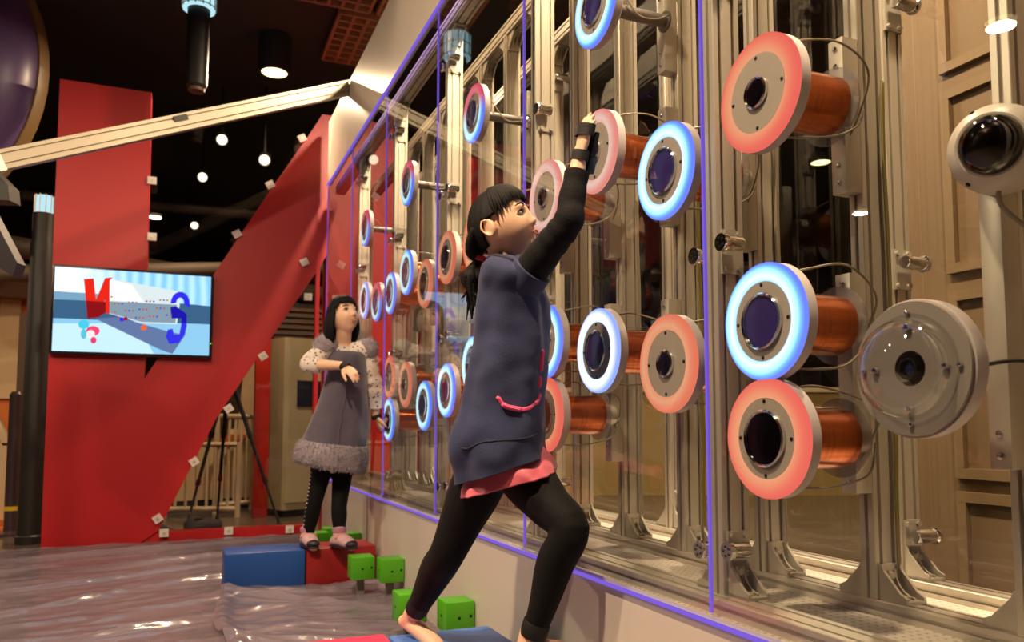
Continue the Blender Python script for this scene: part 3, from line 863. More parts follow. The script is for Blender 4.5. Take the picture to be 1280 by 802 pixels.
# bent grey arm that carries the beam's lower end
arm = thing('support_arm', 'dark grey angular arm holding the low end of the slanting beam', 'stand', tuple(P1 + Vector((0, 0, -0.1))))
M_armgrey = mat('arm_grey', (44, 40, 38), 0.5)
A0 = P1 + Vector((0.02, 0.0, -0.02))
def axz(a, b, d): return (A0.x + a * 0.92 + d * 0.3, A0.y - a * 0.39 + d * 0.9, A0.z + b)
MB().prism([(-0.3, 0.0), (-0.10, 0.02), (0.0, -0.08), (0.01, -0.15), (-0.3, -0.14)], axz, 0.04, 0.14).build('head', M_armgrey, arm, smooth=0)
MB().prism([(-0.3, -0.14), (-0.12, -0.14), (0.05, -0.44), (0.03, -0.5), (-0.3, -0.3)], axz, 0.06, 0.14).build('brace', mat('arm_dark', (28, 22, 32), 0.5), arm, smooth=0)
MB().prism([(-0.42, -2.0 + 0.0), (-0.34, -2.0), (-0.34, 0.0), (-0.42, 0.0)], axz, 0.06, 0.14).build('upright', M_armgrey, arm, smooth=0)

# ------------------------------------------------------------------ big violet ball, column lamps, pole
lens_ = thing('hanging_ball', 'big dim violet ball with a tan rim hanging at the upper left', 'decoration', (-2.66, 6.2, 3.2))
m_ = Matrix.Translation((-2.66, 6.2, 3.14)) @ Matrix.Rotation(math.radians(-23), 4, 'Z')
mb = MB().ell((0, 0, 0), (0.86, 0.5, 1.0), 40, 24, None)
mb.v = [tuple(m_ @ Vector(p)) for p in mb.v]
mb.build('ball', mat('violet_skin', (92, 70, 116), 0.35), lens_, 80)
rr = []
for k in range(49):
    a = 2 * PI * k / 48
    c = Vector((0.86 * math.cos(a), 0.05, 1.0 * math.sin(a)))
    rr.append([m_ @ (c * s + Vector((0, dy, 0))) for s, dy in ((0.95, -0.02), (1.01, -0.02), (1.02, 0.02), (1.01, 0.09), (0.95, 0.09))])
MB().rings(rr, False, False).build('rim', mat('tan_rim', (132, 106, 66), 0.45), lens_, 60)
MB().cyl((-2.66, 6.2, 3.5), (-2.66, 6.2, 3.7), 0.02).build('hanger', M_black, lens_)

M_cyan = emission('cyan_lamp', (190, 238, 250), 1.0)
def column_lamp(x, y, ztop, label, z0=0.0, r=0.07):
    t = thing('column_lamp', label, 'lamp', (x, y, z0))
    MB().lathe((x, y, z0), (0, 0, 1), [(0, r * 1.15), (0.05, r * 1.15), (0.06, r), (ztop - z0 - 0.34, r), (ztop - z0 - 0.32, r * 0.92), (ztop - z0 - 0.13, r * 0.92)], 28).build('post', mat('column_black', (26, 22, 20), 0.5), t)
    MB().lathe((x, y, ztop - 0.13), (0, 0, 1), [(0, r * 0.75), (0.12, r * 0.72)], 28).build('lit_shade', M_cyan, t)
    mb = MB()
    for k in range(10):
        a = 2 * PI * k / 10
        mb.box((x + r * 0.8 * math.cos(a), y + r * 0.8 * math.sin(a), ztop - 0.07), (0.006, 0.006, 0.13))
    mb.build('shade_ribs', M_cast, t, smooth=0)
    return t
column_lamp(-1.80, 5.98, 2.30, 'black column left of the red letter with a lit cyan cap')
t = thing('hanging_lamp', 'black tube lamp hanging from the ceiling with a lit cyan cage', 'lamp', (-0.885, 5.3, 3.7))
cx, cy_ = -0.885, 5.35
MB().lathe((cx, cy_, 3.46), (0, 0, 1), [(0, 0.1), (0.18, 0.1)], 28).build('lit_shade', M_cyan, t)
mb = MB()
for k in range(14):
    a = 2 * PI * k / 14
    mb.box((cx + 0.104 * math.cos(a), cy_ + 0.104 * math.sin(a), 3.55), (0.006, 0.006, 0.18))
for z in (3.47, 3.55, 3.63): mb.lathe((cx, cy_, z), (0, 0, 1), [(0, 0.101), (0, 0.106), (0.006, 0.106), (0.006, 0.101)], 24, False, False)
mb.build('cage', M_cast, t, smooth=0)
MB().lathe((cx, cy_, 2.93), (0, 0, 1), [(0, 0.05), (0.02, 0.065), (0.53, 0.07), (0.53, 0.02)], 28).build('tube', mat('tube_black', (20, 18, 18), 0.5), t)
MB().lathe((cx, cy_, 2.912), (0, 0, 1), [(0, 0.05), (0.02, 0.052)], 24).build('end_disc', mat('brown_disc', (92, 62, 48), 0.5), t)
MB().cyl((cx, cy_, 3.64), (cx, cy_, 3.7), 0.02).build('stem', M_black, t)
t = thing('barrier_post', 'thin steel post with a yellow band at the far left', 'post', (-1.99, 6.5, 0))
MB().lathe((-1.99, 6.5, 0), (0, 0, 1), [(0, 0.13), (0.02, 0.13), (0.03, 0.045), (0.98, 0.045), (1.0, 0.03)], 20).build('tube', mat('steel_post', (112, 96, 100), 0.3, 0.8), t)
MB().lathe((-1.99, 6.5, 0.17), (0, 0, 1), [(0, 0.046), (0.03, 0.046)], 20, False, False).build('yellow_band', mat('yellow_band', (214, 180, 40), 0.5), t)

# ------------------------------------------------------------------ ceiling fittings
for i, (x, y, z, pw) in enumerate(DOWNLIGHTS):
    lab = DL[i]
    t = thing('ceiling_light', lab, 'light', (x, y, 3.46), 'round ceiling lights')
    MB().lathe((x, y, z), (0, 0, 1), [(0.0, 0.095), (0.001, 0.095)], 28).build('lens', M_downlight, t)
    MB().lathe((x, y, z - 0.005), (0, 0, 1), [(0.0, 0.097), (0.0, 0.115), (0.06, 0.12), (0.28, 0.12)], 28, False, True).build('housing', M_black, t)
def track_spot(x, y, z, label):
    t = thing('track_spotlight', label, 'light', (x, y, z))
    d = Vector((-x * 0.2 - 0.2, -1.0, -0.55)).normalized()
    p = Vector((x, y, z))
    MB().lathe(p - d * 0.16, d, [(0, 0.04), (0.02, 0.05), (0.15, 0.055), (0.15, 0.048), (0.12, 0.044)], 20).build('can', mat('spot_can', (34, 32, 30), 0.4), t)
    MB().lathe(p - d * 0.025, d, [(0, 0.044), (0.012, 0.03), (0.016, 0.01)], 20).build('bulb', emission('spot_bulb', (255, 236, 200), 3.0), t)
    MB().cyl(p - d * 0.1, p - d * 0.1 + Vector((0, 0, 3.7 - z - d.z * -0.1)), 0.012, n=8).build('stem', M_black, t)
track_spot(-0.66, 7.05, 3.2, 'small bright spotlight, uppermost of the three in the dark opening')
track_spot(-0.787, 8.22, 3.2, 'small bright spotlight, middle one of three in the dark opening')
track_spot(-0.828, 10.3, 3.2, 'small bright spotlight, lowest of three in the dark opening')
track_spot(-0.32, 6.9, 3.02, 'dim spotlight just under the slanting beam by the letter')
MB_pipe = MB()
tag(MB().tube([(-6, 8.8, 2.95), (-2, 8.6, 2.95), (2.2, 8.3, 2.95), (4, 8.2, 2.95)], 0.05, 10, 4).build('ceiling_pipe', mat('pipe_dark', (58, 48, 40), 0.5)), 'thin dark pipe crossing the opening high behind the letter', 'pipe')
tag(MB().tube([(-4, 7.2, 2.35), (-1.0, 8.0, 2.2), (1.2, 8.6, 2.1)], 0.09, 12, 4).build('ceiling_duct', mat('duct_brown', (70, 58, 46), 0.6)), 'dark brown duct crossing behind the upper opening of the letter', 'pipe')
tag(MB().tube([(-2.2, 6.7, 1.86), (-0.9, 7.0, 2.05), (0.4, 7.6, 2.28)], 0.06, 12, 4).build('ceiling_duct', mat('duct_brown2', (92, 78, 62), 0.6)), 'dim tan pipe rising behind the opening just above the television', 'pipe')
# lattice panels below the ceiling
M_lat = mat('lattice_wood', (130, 84, 60), 0.6)
def lattice(x0, x1, y0, y1, label, z=3.62, step=0.09):
    t = thing('ceiling_lattice', label, 'ceiling panel', ((x0 + x1) / 2, (y0 + y1) / 2, z), 'lattice ceiling panels')
    mb = MB()
    n = int((x1 - x0) / step)
    for i in range(n + 1): mb.box((x0 + (x1 - x0) * i / n, (y0 + y1) / 2, z), (0.022, y1 - y0, 0.04))
    mb.build('lattice_bars', M_lat, t, smooth=0)
    mb = MB()
    n = int((y1 - y0) / step)
    for i in range(n + 1): mb.box(((x0 + x1) / 2, y0 + (y1 - y0) * i / n, z - 0.002), (x1 - x0, 0.022, 0.04))
    mb.build('cross_bars', M_lat, t, smooth=0)
    MB().box(((x0 + x1) / 2, (y0 + y1) / 2, z + 0.05), (x1 - x0, y1 - y0, 0.02)).build('backing', mat('lattice_back', (64, 40, 30), 0.7), t, smooth=0)
lattice(0.02, 0.62, 5.30, 6.05, 'reddish lattice ceiling panel beside the white fascia, lower of two')
lattice(-0.45, 0.20, 4.45, 5.22, 'reddish lattice ceiling panel at the top edge, left of the fascia')
lattice(0.26, 0.9, 4.45, 5.22, 'reddish lattice ceiling panel partly behind the white fascia top')
LW = ['near left', 'near middle', 'near right', 'centre left', 'centre', 'centre right', 'far left', 'far middle', 'far right']
for i, (x0, y0) in enumerate(((-3.4, 2.2), (-2.6, 2.2), (-1.8, 2.2), (-3.4, 3.1), (-2.6, 3.1), (-1.8, 3.1), (-3.4, 4.0), (-2.6, 4.0), (-1.8, 4.0))):
    lattice(x0, x0 + 0.72, y0, y0 + 0.8, LW[i] + ' lattice ceiling panel of the nine mirrored in the glass')

# ------------------------------------------------------------------ things beyond the letter
M_cream = mat('cream_plastic', (226, 206, 168), 0.4)
def gate(x0, y0, x1, y1, h, n, label):
    t = thing('play_fence', label, 'fence', (x0, y0, 0), 'cream railing sections')
    d = Vector((x1 - x0, y1 - y0, 0)); L = d.length; d.normalize()
    a = Vector((x0, y0, 0))
    for z in (0.07, h - 0.02):
        mb = MB(); mb.tube([a + Vector((0, 0, z)), a + d * L + Vector((0, 0, z))], 0.022, 8, 1); mb.build('rail', M_cream, t)
    for i in range(n + 1):
        p = a + d * (L * i / n)
        r = 0.024 if i in (0, n) else 0.012
        MB().cyl(p + Vector((0, 0, 0.0 if i in (0, n) else 0.07)), p + Vector((0, 0, h)), r, n=8).build('bar', M_cream, t)
gate(-1.02, 7.2, -0.46, 7.0, 0.62, 7, 'cream railing section left of the tripod')
gate(-0.62, 7.35, -0.30, 7.60, 0.86, 6, 'cream railing section right of the tripod')
t = thing('reception_counter', 'curved cream counter with an orange worktop behind the railing', 'counter', (-0.4, 8.0, 0))
pts = [(-1.3 + 0.0, 7.5), (-0.9, 7.55), (-0.4, 7.7), (0.1, 7.95), (0.5, 8.3)]
rr = [[(x, y, z) for x, y in pts] + [(x + 0.1, y + 0.5, z) for x, y in reversed(pts)] for z in (0.1, 0.62)]
MB().rings(rr).build('body', mat('counter_cream', (214, 192, 150), 0.45), t, smooth=30)
rr = [[(x - 0.02, y - 0.03, z) for x, y in pts] + [(x + 0.1, y + 0.55, z) for x, y in reversed(pts)] for z in (0.62, 0.67)]
MB().rings(rr).build('worktop', mat('orange_top', (196, 104, 46), 0.4), t, smooth=30)
rr = [[(x + 0.02, y + 0.03, z) for x, y in pts] + [(x + 0.1, y + 0.45, z) for x, y in reversed(pts)] for z in (0.0, 0.1)]
MB().rings(rr).build('plinth', M_black, t, smooth=30)
t = thing('leaning_board', 'pale board leaning on the counter behind the tripod', 'board', (-0.35, 7.9, 0.67))
MB().prism([(0, 0), (0.4, 0), (0.14, 0.86), (0.06, 0.86)], lambda a, b, d: (-0.42 + a, 7.86 + d, 0.672 + b), 0, 0.03).build('panel', mat('pale_board', (196, 170, 128), 0.5), t, smooth=0)
MB().box((-0.35, 7.95, 0.70), (0.3, 0.1, 0.05)).build('foot', M_cream, t, smooth=0)

t = thing('camera_tripod', 'black camera tripod standing beyond the letter frame', 'tripod', (-0.45, 6.35, 0))
top = Vector((-0.585, 6.45, 1.18))
MB().cyl(top + Vector((0, 0, -0.18)), top + Vector((0, 0, 0.12)), 0.018).build('centre_column', M_black, t)
MB().lathe(top, (0, 0, 1), [(-0.03, 0.03), (-0.02, 0.05), (0.03, 0.05), (0.04, 0.03)], 16).build('spider', M_black, t)
MB().bbox(tuple(top + Vector((0, 0, 0.16))), (0.09, 0.12, 0.07), 0.006).build('pan_head', M_black, t)
for fx, fy in ((-0.86, 6.26), (-0.20, 6.3), (-0.62, 6.9)):
    a = top; b = Vector((fx, fy, 0.012)); m1 = a.lerp(b, 0.42); m2 = a.lerp(b, 0.72)
    lg = MB(); lg.cyl(a, m1, 0.017, n=10); lg.cyl(m1, m2, 0.013, n=10); lg.cyl(m2, b, 0.010, n=10)
    lo = lg.build('leg', M_black, t)
    k = MB(); k.cyl(m1 - (b - a).normalized() * 0.025, m1 + (b - a).normalized() * 0.025, 0.022, n=10); k.cyl(m2 - (b - a).normalized() * 0.02, m2 + (b - a).normalized() * 0.02, 0.018, n=10)
    k.build('leg_lock', M_dark_steel, lo)
    MB().ell(b, (0.018, 0.018, 0.014), 10, 6).build('foot', M_black, lo)
t = thing('bag', 'crumpled dark bag lying on the floor by the tripod foot', 'bag', (-0.76, 6.1, 0))
mb = MB().ell((-0.76, 6.12, 0.045), (0.13, 0.09, 0.06), 20, 12)
mb.v = [tuple(Vector(p) + Vector((0, 0, 1)) * (noise.noise(Vector(p) * 14) * 0.03) + Vector((1, 0, 0)) * noise.noise(Vector(p) * 11 + Vector((3, 1, 2))) * 0.03) for p in mb.v]
mb.v = [(p[0], p[1], max(0.002, p[2])) for p in mb.v]
mb.build('sack', mat('bag_brown', (40, 30, 30), 0.7), t, 60)
MB().tube([(-0.84, 6.1, 0.06), (-0.78, 6.06, 0.11), (-0.70, 6.1, 0.07)], 0.008, 6, 5).build('strap', M_black, t)
MB().tube([(-0.68, 6.04, 0.02), (-0.60, 6.02, 0.012), (-0.55, 6.06, 0.012)], 0.012, 6, 5).build('strap', mat('strap_brown', (70, 44, 40), 0.7), t)
t = thing('dark_shoe', 'dark shoe left by the bag near the letter foot', 'shoe', (-1.06, 6.02, 0))
MB().tube([(-1.12, 6.05, 0.05), (-1.06, 6.04, 0.055), (-1.0, 6.03, 0.035), (-0.95, 6.02, 0.026)], [0.036, 0.04, 0.034, 0.022], 12, 4).build('upper', M_black, t)
MB().tube([(-1.13, 6.05, 0.012), (-1.05, 6.04, 0.012), (-0.94, 6.02, 0.012)], [0.03, 0.033, 0.026], 10, 4, flat=1).build('sole', M_dark_steel, t)

t = thing('vending_cabinet', 'pale green cabinet with an orange emblem and a dark screen', 'cabinet', (0.0, 6.9, 0))
M_cab = mat('cabinet_green', (186, 180, 140), 0.45)
c0 = Vector((-0.13, 6.80, 0)); dx = Vector((0.94, 0.34, 0)).normalized(); dy = Vector((-dx.y, dx.x, 0))
def cab(a, b, d): return c0 + dx * a + dy * d + Vector((0, 0, b))
MB().prism([(0, 0.06), (0.62, 0.06), (0.62, 1.5), (0, 1.5)], cab, 0, 0.4).build('body', M_cab, t, smooth=0)
MB().prism([(0.02, 0), (0.6, 0), (0.6, 0.06), (0.02, 0.06)], cab, 0.03, 0.38).build('plinth', M_dark_steel, t, smooth=0)
MB().prism([(0.03, 0.12), (0.59, 0.12), (0.59, 0.62), (0.03, 0.62)], cab, -0.012, 0).build('door', mat('cabinet_door', (196, 188, 150), 0.45), t, smooth=0)
MB().prism([(0.12, 0.92), (0.5, 0.92), (0.5, 1.14), (0.12, 1.14)], cab, -0.008, 0).build('screen', mat('cab_screen', (34, 44, 62), 0.15), t, smooth=0)
MB().prism([(0.34, 1.0), (0.48, 1.0), (0.48, 1.1), (0.34, 1.1)], cab, -0.012, -0.008).build('label', mat('cab_label', (176, 156, 126), 0.5), t, smooth=0)
MB().prism([(0.26 + 0.05 * math.cos(2 * PI * i / 20), 1.31 + 0.05 * math.sin(2 * PI * i / 20)) for i in range(20)], cab, -0.006, 0).build('emblem', mat('emblem_orange', (222, 120, 66), 0.5), t, smooth=0)
MB().prism([(0.26 + 0.03 * math.cos(2 * PI * i / 20), 1.31 + 0.03 * math.sin(2 * PI * i / 20)) for i in range(20)], cab, -0.009, -0.006).build('emblem', mat('emblem_pale', (224, 196, 160), 0.5), t, smooth=0)
for (x, y, lab) in ((-0.29, 6.95, 'red pillar left of the pale green cabinet'), (0.55, 7.1, 'red pillar behind the cabinet, seen past the grey dress')):
    tag(MB().bbox((x, y, 0.9), (0.12, 0.12, 1.8), 0.006).build('red_pillar', mat('pillar_red', (190, 40, 26), 0.4)), lab, 'pillar')
tag(MB().box((0.6, 9.6, 1.1), (2.2, 0.1, 2.2)).build('partition', mat('partition_brown', (70, 52, 38), 0.6), smooth=0), 'brown partition standing behind the cabinet and the counter', 'partition')
mbs = thing('shelf_unit', 'dark slatted shelf above the pale cabinet', 'shelf', (0.1, 7.5, 0))
for i in range(6):
    MB().box((0.15, 7.55, 1.56 + 0.055 * i), (0.6, 0.12, 0.03)).build('slat', mat('slat_brown', (88, 68, 50), 0.6), mbs, smooth=0)
for x in (-0.14, 0.44): MB().box((x, 7.62, 0.95), (0.04, 0.04, 1.9)).build('upright', M_black, mbs, smooth=0)

# far left: orange lit kiosk, round window, pale board
t = thing('kiosk_wall', 'orange kiosk wall with a dark round window at the far left', 'wall panel', (-2.5, 8.3, 0))
M_orange = mat('orange_wall', (206, 116, 44), 0.5)
MB().box((-2.75, 8.4, 0.95), (1.7, 0.1, 1.9)).build('panel', M_orange, t, smooth=0)
MB().lathe((-2.62, 8.34, 1.55), (0, -1, 0), [(0, 0.14), (0.04, 0.14), (0.04, 0.11), (0.02, 0.1)], 28).build('window_ring', M_dark_steel, t)
MB().lathe((-2.62, 8.32, 1.55), (0, -1, 0), [(0, 0.1), (0.03, 0.06), (0.04, 0.01)], 24).build('window_glass', mat('dark_glass', (40, 34, 30), 0.08), t)
MB().box((-2.37, 8.33, 1.45), (0.16, 0.04, 0.9)).build('pale_panel', mat('pale_panel', (206, 180, 136), 0.5), t, smooth=0)
MB().box((-2.5, 8.3, 2.05), (1.9, 0.4, 0.3)).build('header', mat('header_brown', (112, 82, 52), 0.6), t, smooth=0)
t = thing('sloping_board', 'pale sloping board edge at the far left behind the black column', 'board', (-2.2, 7.4, 0))
MB().prism([(0, 0.75), (0.06, 0.72), (0.34, 0.1), (0.28, 0.1)], lambda a, b, d: (-2.5 + a, 7.4 + d, b + 0.5), 0, 0.1).build('edge', M_cream, t, smooth=0)
MB().prism([(0.26, 0.0), (0.36, 0.0), (0.36, 0.62), (0.26, 0.62)], lambda a, b, d: (-2.5 + a, 7.4 + d, b), 0, 0.1).build('leg', M_cream, t, smooth=0)
tag(MB().prism([(0, 0), (1.6, 0), (1.6, 0.02), (0, 0.02)], lambda a, b, d: (-3.6 + a, 6.8 + d, b), 0, 1.4).build('painted_floor_glow', mat('orange_floor_glow', (226, 122, 50), 0.5), smooth=0), 'patch of floor painted as orange-lit at the far left edge', 'mat')  # thin slab whose orange colour stands for light falling on the floor
tag(MB().box((-2.03, 7.0, 0.8), (0.05, 0.3, 1.6)).build('tall_board', mat('tall_board_brown', (84, 60, 44), 0.6), smooth=0), 'narrow brown board between the steel post and the black column', 'board')

# beyond the exhibit: pale counter, lit sign, red lamps
t = thing('far_counter', 'long pale counter in the hall behind the exhibit', 'counter', (5.0, 7.2, 0))
dx2 = Vector((0.92, -0.39, 0)); dy2 = Vector((0.39, 0.92, 0)); c2 = Vector((1.7, 8.3, 0))
MB().prism([(0, 0), (5.5, 0), (5.5, 1.12), (0, 1.12)], lambda a, b, d: c2 + dx2 * a + dy2 * d + Vector((0, 0, b)), 0, 0.6).build('front', mat('far_beige', (206, 176, 116), 0.5), t, smooth=0)
MB().prism([(-0.05, 1.12), (5.55, 1.12), (5.55, 1.17), (-0.05, 1.17)], lambda a, b, d: c2 + dx2 * a + dy2 * d + Vector((0, 0, b)), -0.05, 0.65).build('worktop', M_cream, t, smooth=0)
t = thing('lit_sign', 'small pale green lit sign far behind the exhibit', 'sign', (4.6, 6.9, 1.9))
MB().bbox((5.2, 7.0, 1.98), (0.24, 0.06, 0.34), 0.01).build('box', M_cast, t)
MB().box((5.2, 6.965, 1.98), (0.2, 0.01, 0.3)).build('panel', emission('green_sign', (150, 226, 206), 0.7), t, smooth=0)
MB().box((5.2, 7.0, 2.9), (0.02, 0.02, 1.6)).build('hanger', M_black, t, smooth=0)
for i, (x, y, z) in enumerate(((5.5, 7.2, 2.1), (5.7, 7.1, 2.05))):
    t = thing('red_indicator', ['left', 'right'][i] + ' one of two small red lamps far behind the exhibit', 'lamp', (x, y, z))
    MB().lathe((x, y, z), (-0.4, -0.9, 0), [(0, 0.04), (0.03, 0.035), (0.045, 0.01)], 14).build('bulb', emission('red_bulb', (255, 60, 40), 1.6), t)
    MB().cyl((x, y, z + 0.03), (x, y, 3.7), 0.008, n=6).build('stem', M_black, t)

# ------------------------------------------------------------------ foam benches and green step blocks
M_blue = mat('blue_vinyl', (24, 74, 150), 0.42, noise_amt=0.06, noise_scale=6, bump=0.05, bump_scale=12)
M_redv = mat('red_vinyl', (150, 26, 28), 0.42, noise_amt=0.06, noise_scale=6, bump=0.05, bump_scale=12)
M_pinkv = mat('rose_vinyl', (206, 44, 92), 0.42)
M_blue2 = mat('light_blue_vinyl', (72, 122, 208), 0.42)
M_green = mat('lime_block', (84, 172, 24), 0.42, noise_amt=0.06, noise_scale=9)
def foam(x0, x1, y0, y1, h, m, label, ang=0.0):
    t = MB().bbox(((x0 + x1) / 2, (y0 + y1) / 2, h / 2 + 0.004), (x1 - x0, y1 - y0, h - 0.004), 0.008).build('foam_block', m)
    # a slightly raised piped seam round the top
    mb = MB()
    P = [(x0 + .008, y0 + .008), (x1 - .008, y0 + .008), (x1 - .008, y1 - .008), (x0 + .008, y1 - .008), (x0 + .008, y0 + .008)]
    for a, b in zip(P[:-1], P[1:]): mb.tube([(a[0], a[1], h - 0.001), (b[0], b[1], h - 0.001)], 0.003, 6, 1)
    mb.build('seam', m, t)
    return tag(t, label, 'block')
foam(-0.715, -0.355, 3.86, 4.08, 0.18, M_blue, 'blue foam block on the plastic sheet under the far girl')
foam(-0.351, -0.02, 3.86, 4.08, 0.18, M_redv, 'red foam block the girl in grey stands on')
foam(-0.86, -0.372, 1.93, 2.24, 0.18, M_pinkv, 'rose foam block cut by the bottom edge')
foam(-0.368, -0.066, 1.93, 2.21, 0.18, M_blue2, 'light blue foam block under the bare foot')
M_stepleg = mat('step_leg_grey', (128, 118, 112), 0.5)
def step(x0, y0, label, leg=True):
    t = thing('step_block', label, 'block', (x0 + 0.05, y0 + 0.05, 0.0), 'lime green step blocks along the wall foot')
    MB().bbox((x0 + 0.05, y0 + 0.05, 0.138), (0.1, 0.1, 0.1), 0.004).build('cube', M_green, t)
    for dx_, zz in ((-0.004, 0.136), (0.036, 0.14)):
        if True:
            MB().lathe((x0 + 0.05 + dx_, y0 - 0.0005, zz), (0, 1, 0), [(-0.0006, 0.005), (0.004, 0.005)], 12).build('screw_hole', M_black, t)
    MB().lathe((x0 - 0.0005, y0 + 0.05, 0.138), (1, 0, 0), [(-0.0006, 0.005), (0.004, 0.005)], 12).build('screw_hole', M_black, t)
    if leg: MB().box((x0 + 0.05, y0 + 0.06, 0.047), (0.03, 0.03, 0.086)).build('leg', M_stepleg, t, smooth=0)
step(-0.103, 3.39, 'lime green cube against the wall beside the red foam block')
step(-0.208, 3.50, 'lime green cube between the red foam block and another cube')
step(-0.103, 2.50, 'large-looking lime green cube against the wall behind the bare foot')
step(-0.212, 2.68, 'lime green cube half hidden behind the black trouser leg')
step(-0.103, 1.80, 'lime green cube at the bottom edge under the front foot')
step(-0.103, 4.27, 'dark green cube behind the right shoe of the girl in grey')
step(-0.26, 4.36, 'bright lime cube between the shoes of the girl in grey')
step(-0.16, 4.52, 'lime green cube farthest back, seen between the two shoes')

# ------------------------------------------------------------------ plastic sheet on the floor
def sheet_mesh(x0, x1, y0, y1, nx, ny, seed, amp, zoff, rot, curl=0.0):
    X = np.linspace(x0, x1, nx); Y = np.linspace(y0, y1, ny)
    vs = []
    for y in Y:
        for x in X:
            c, s = math.cos(rot), math.sin(rot)
            a = x * c + y * s; b = -x * s + y * c
            q = Vector((a * 0.35 + seed, b * 3.0 + 0.6 * noise.noise(Vector((a, b, 1))), seed))
            h = 1 - abs(noise.noise(q)) * 2
            h2 = 1 - abs(noise.noise(Vector((a * 1.6, b * 9 + seed, 4.0)))) * 2
            h3 = noise.noise(Vector((x * 2.2, y * 2.2, seed + 8)))
            h4 = 1 - abs(noise.noise(Vector((a * 7 + b * 3, b * 7 - a * 4, seed + 2.0)))) * 2
            xx = x
            if curl:
                z0 = curl * math.exp(-((x - x0 - 0.03) / 0.035) ** 2) * (0.7 + 0.5 * noise.noise(Vector((1, y * 3, 2))))
                xx = x + (0.05 * noise.noise(Vector((3, y * 1.7, 5))) + 0.10 * (3.7 - y) ** 2 * 0.12) * max(0, 1 - (x - x0) / 0.5)
            else: z0 = 0.0
            z = z0 + amp * (max(0, h) ** 4 * 0.9 + max(0, h2) ** 3 * 0.35 + 0.25 * h3 + 0.16 * max(0, h4) ** 2)
            vs.append((xx, y, zoff + max(0.0, z)))
    fs = [(j * nx + i, j * nx + i + 1, (j + 1) * nx + i + 1, (j + 1) * nx + i) for j in range(ny - 1) for i in range(nx - 1)]
    me = bpy.data.meshes.new('plastic_sheet'); me.from_pydata(vs, [], fs)
    me.polygons.foreach_set('use_smooth', [True] * len(me.polygons))
    return me
def plastic_mat():
    m = mat('thin_plastic', (158, 148, 162), 0.17, spec=0.9, coat=0.4)
    nt = m.node_tree; b = nt.nodes['Principled BSDF']
    tr = nt.nodes.new('ShaderNodeBsdfTransparent'); tr.inputs[0].default_value = srgb(236, 228, 232)
    mx = nt.nodes.new('ShaderNodeMixShader'); mx.inputs[0].default_value = 0.5
    o = nt.nodes['Material Output']
    nt.links.new(tr.outputs[0], mx.inputs[1]); nt.links.new(b.outputs[0], mx.inputs[2]); nt.links.new(mx.outputs[0], o.inputs[0])
    return m
M_plastic = plastic_mat()
tag(MB().box((-2.0, 3.0, 0.0015), (4.0, 5.44, 0.003)).build('floor_cloth', mat('dusty_rose_mat', (104, 82, 82), 0.5, noise_amt=0.2, noise_scale=1.5), smooth=0), 'dusty rose floor mat showing through the clear plastic sheet', 'mat')
me = sheet_mesh(-4.2, -0.05, 0.4, 5.68, 210, 300, 1.7, 0.028, 0.005, 0.32); me.materials.append(M_plastic)
tag(link('plastic_sheet', me), 'wrinkled clear plastic sheet spread over the floor at the left', 'sheet')
me = sheet_mesh(-0.76, -0.02, 0.5, 3.84, 120, 300, 6.1, 0.026, 0.014, -0.5, 0.03); me.materials.append(M_plastic)
tag(link('plastic_sheet', me), 'second wrinkled clear sheet lying in front of the blue foam block', 'sheet')

# ------------------------------------------------------------------ people
M_skin = mat('skin', (242, 198, 168), 0.5, noise_amt=0.04, noise_scale=30, sss=0.12)
M_hair = mat('black_hair', (15, 12, 12), 0.62, spec=0.22, noise_amt=0.3, noise_scale=20, stretch=(30, 30, 2), bump=0.25, bump_scale=40)
M_eye = mat('eye_white', (226, 218, 212), 0.2)
M_iris = mat('dark_iris', (26, 18, 16), 0.1)
M_brow = mat('brow', (52, 38, 32), 0.7)
M_lip = mat('lips', (206, 128, 114), 0.45)

def bake(mb, voxel, smooth_it=4, name='body', fac=0.5):
    # union of closed pieces as one continuous skin
    me = mb.mesh(name + '_pieces', None, 0)
    o = bpy.data.objects.new(name + '_pieces', me); COL.objects.link(o)
    r = o.modifiers.new('r', 'REMESH'); r.mode = 'VOXEL'; r.voxel_size = voxel; r.adaptivity = 0.0
    if smooth_it:
        s = o.modifiers.new('s', 'SMOOTH'); s.factor = fac; s.iterations = smooth_it
    dg = bpy.context.evaluated_depsgraph_get(); dg.update()
    out = bpy.data.meshes.new_from_object(o.evaluated_get(dg))
    out.name = name
    bpy.data.objects.remove(o); bpy.data.meshes.remove(me)
    out.polygons.foreach_set('use_smooth', [True] * len(out.polygons))
    return out

def frame_mtx(fwd, up, loc):
    f = Vector(fwd).normalized(); u = Vector(up); u = (u - f * u.dot(f)).normalized(); l = u.cross(f)
    m = Matrix((f, l, u)).transposed().to_4x4(); m.translation = Vector(loc)
    return m

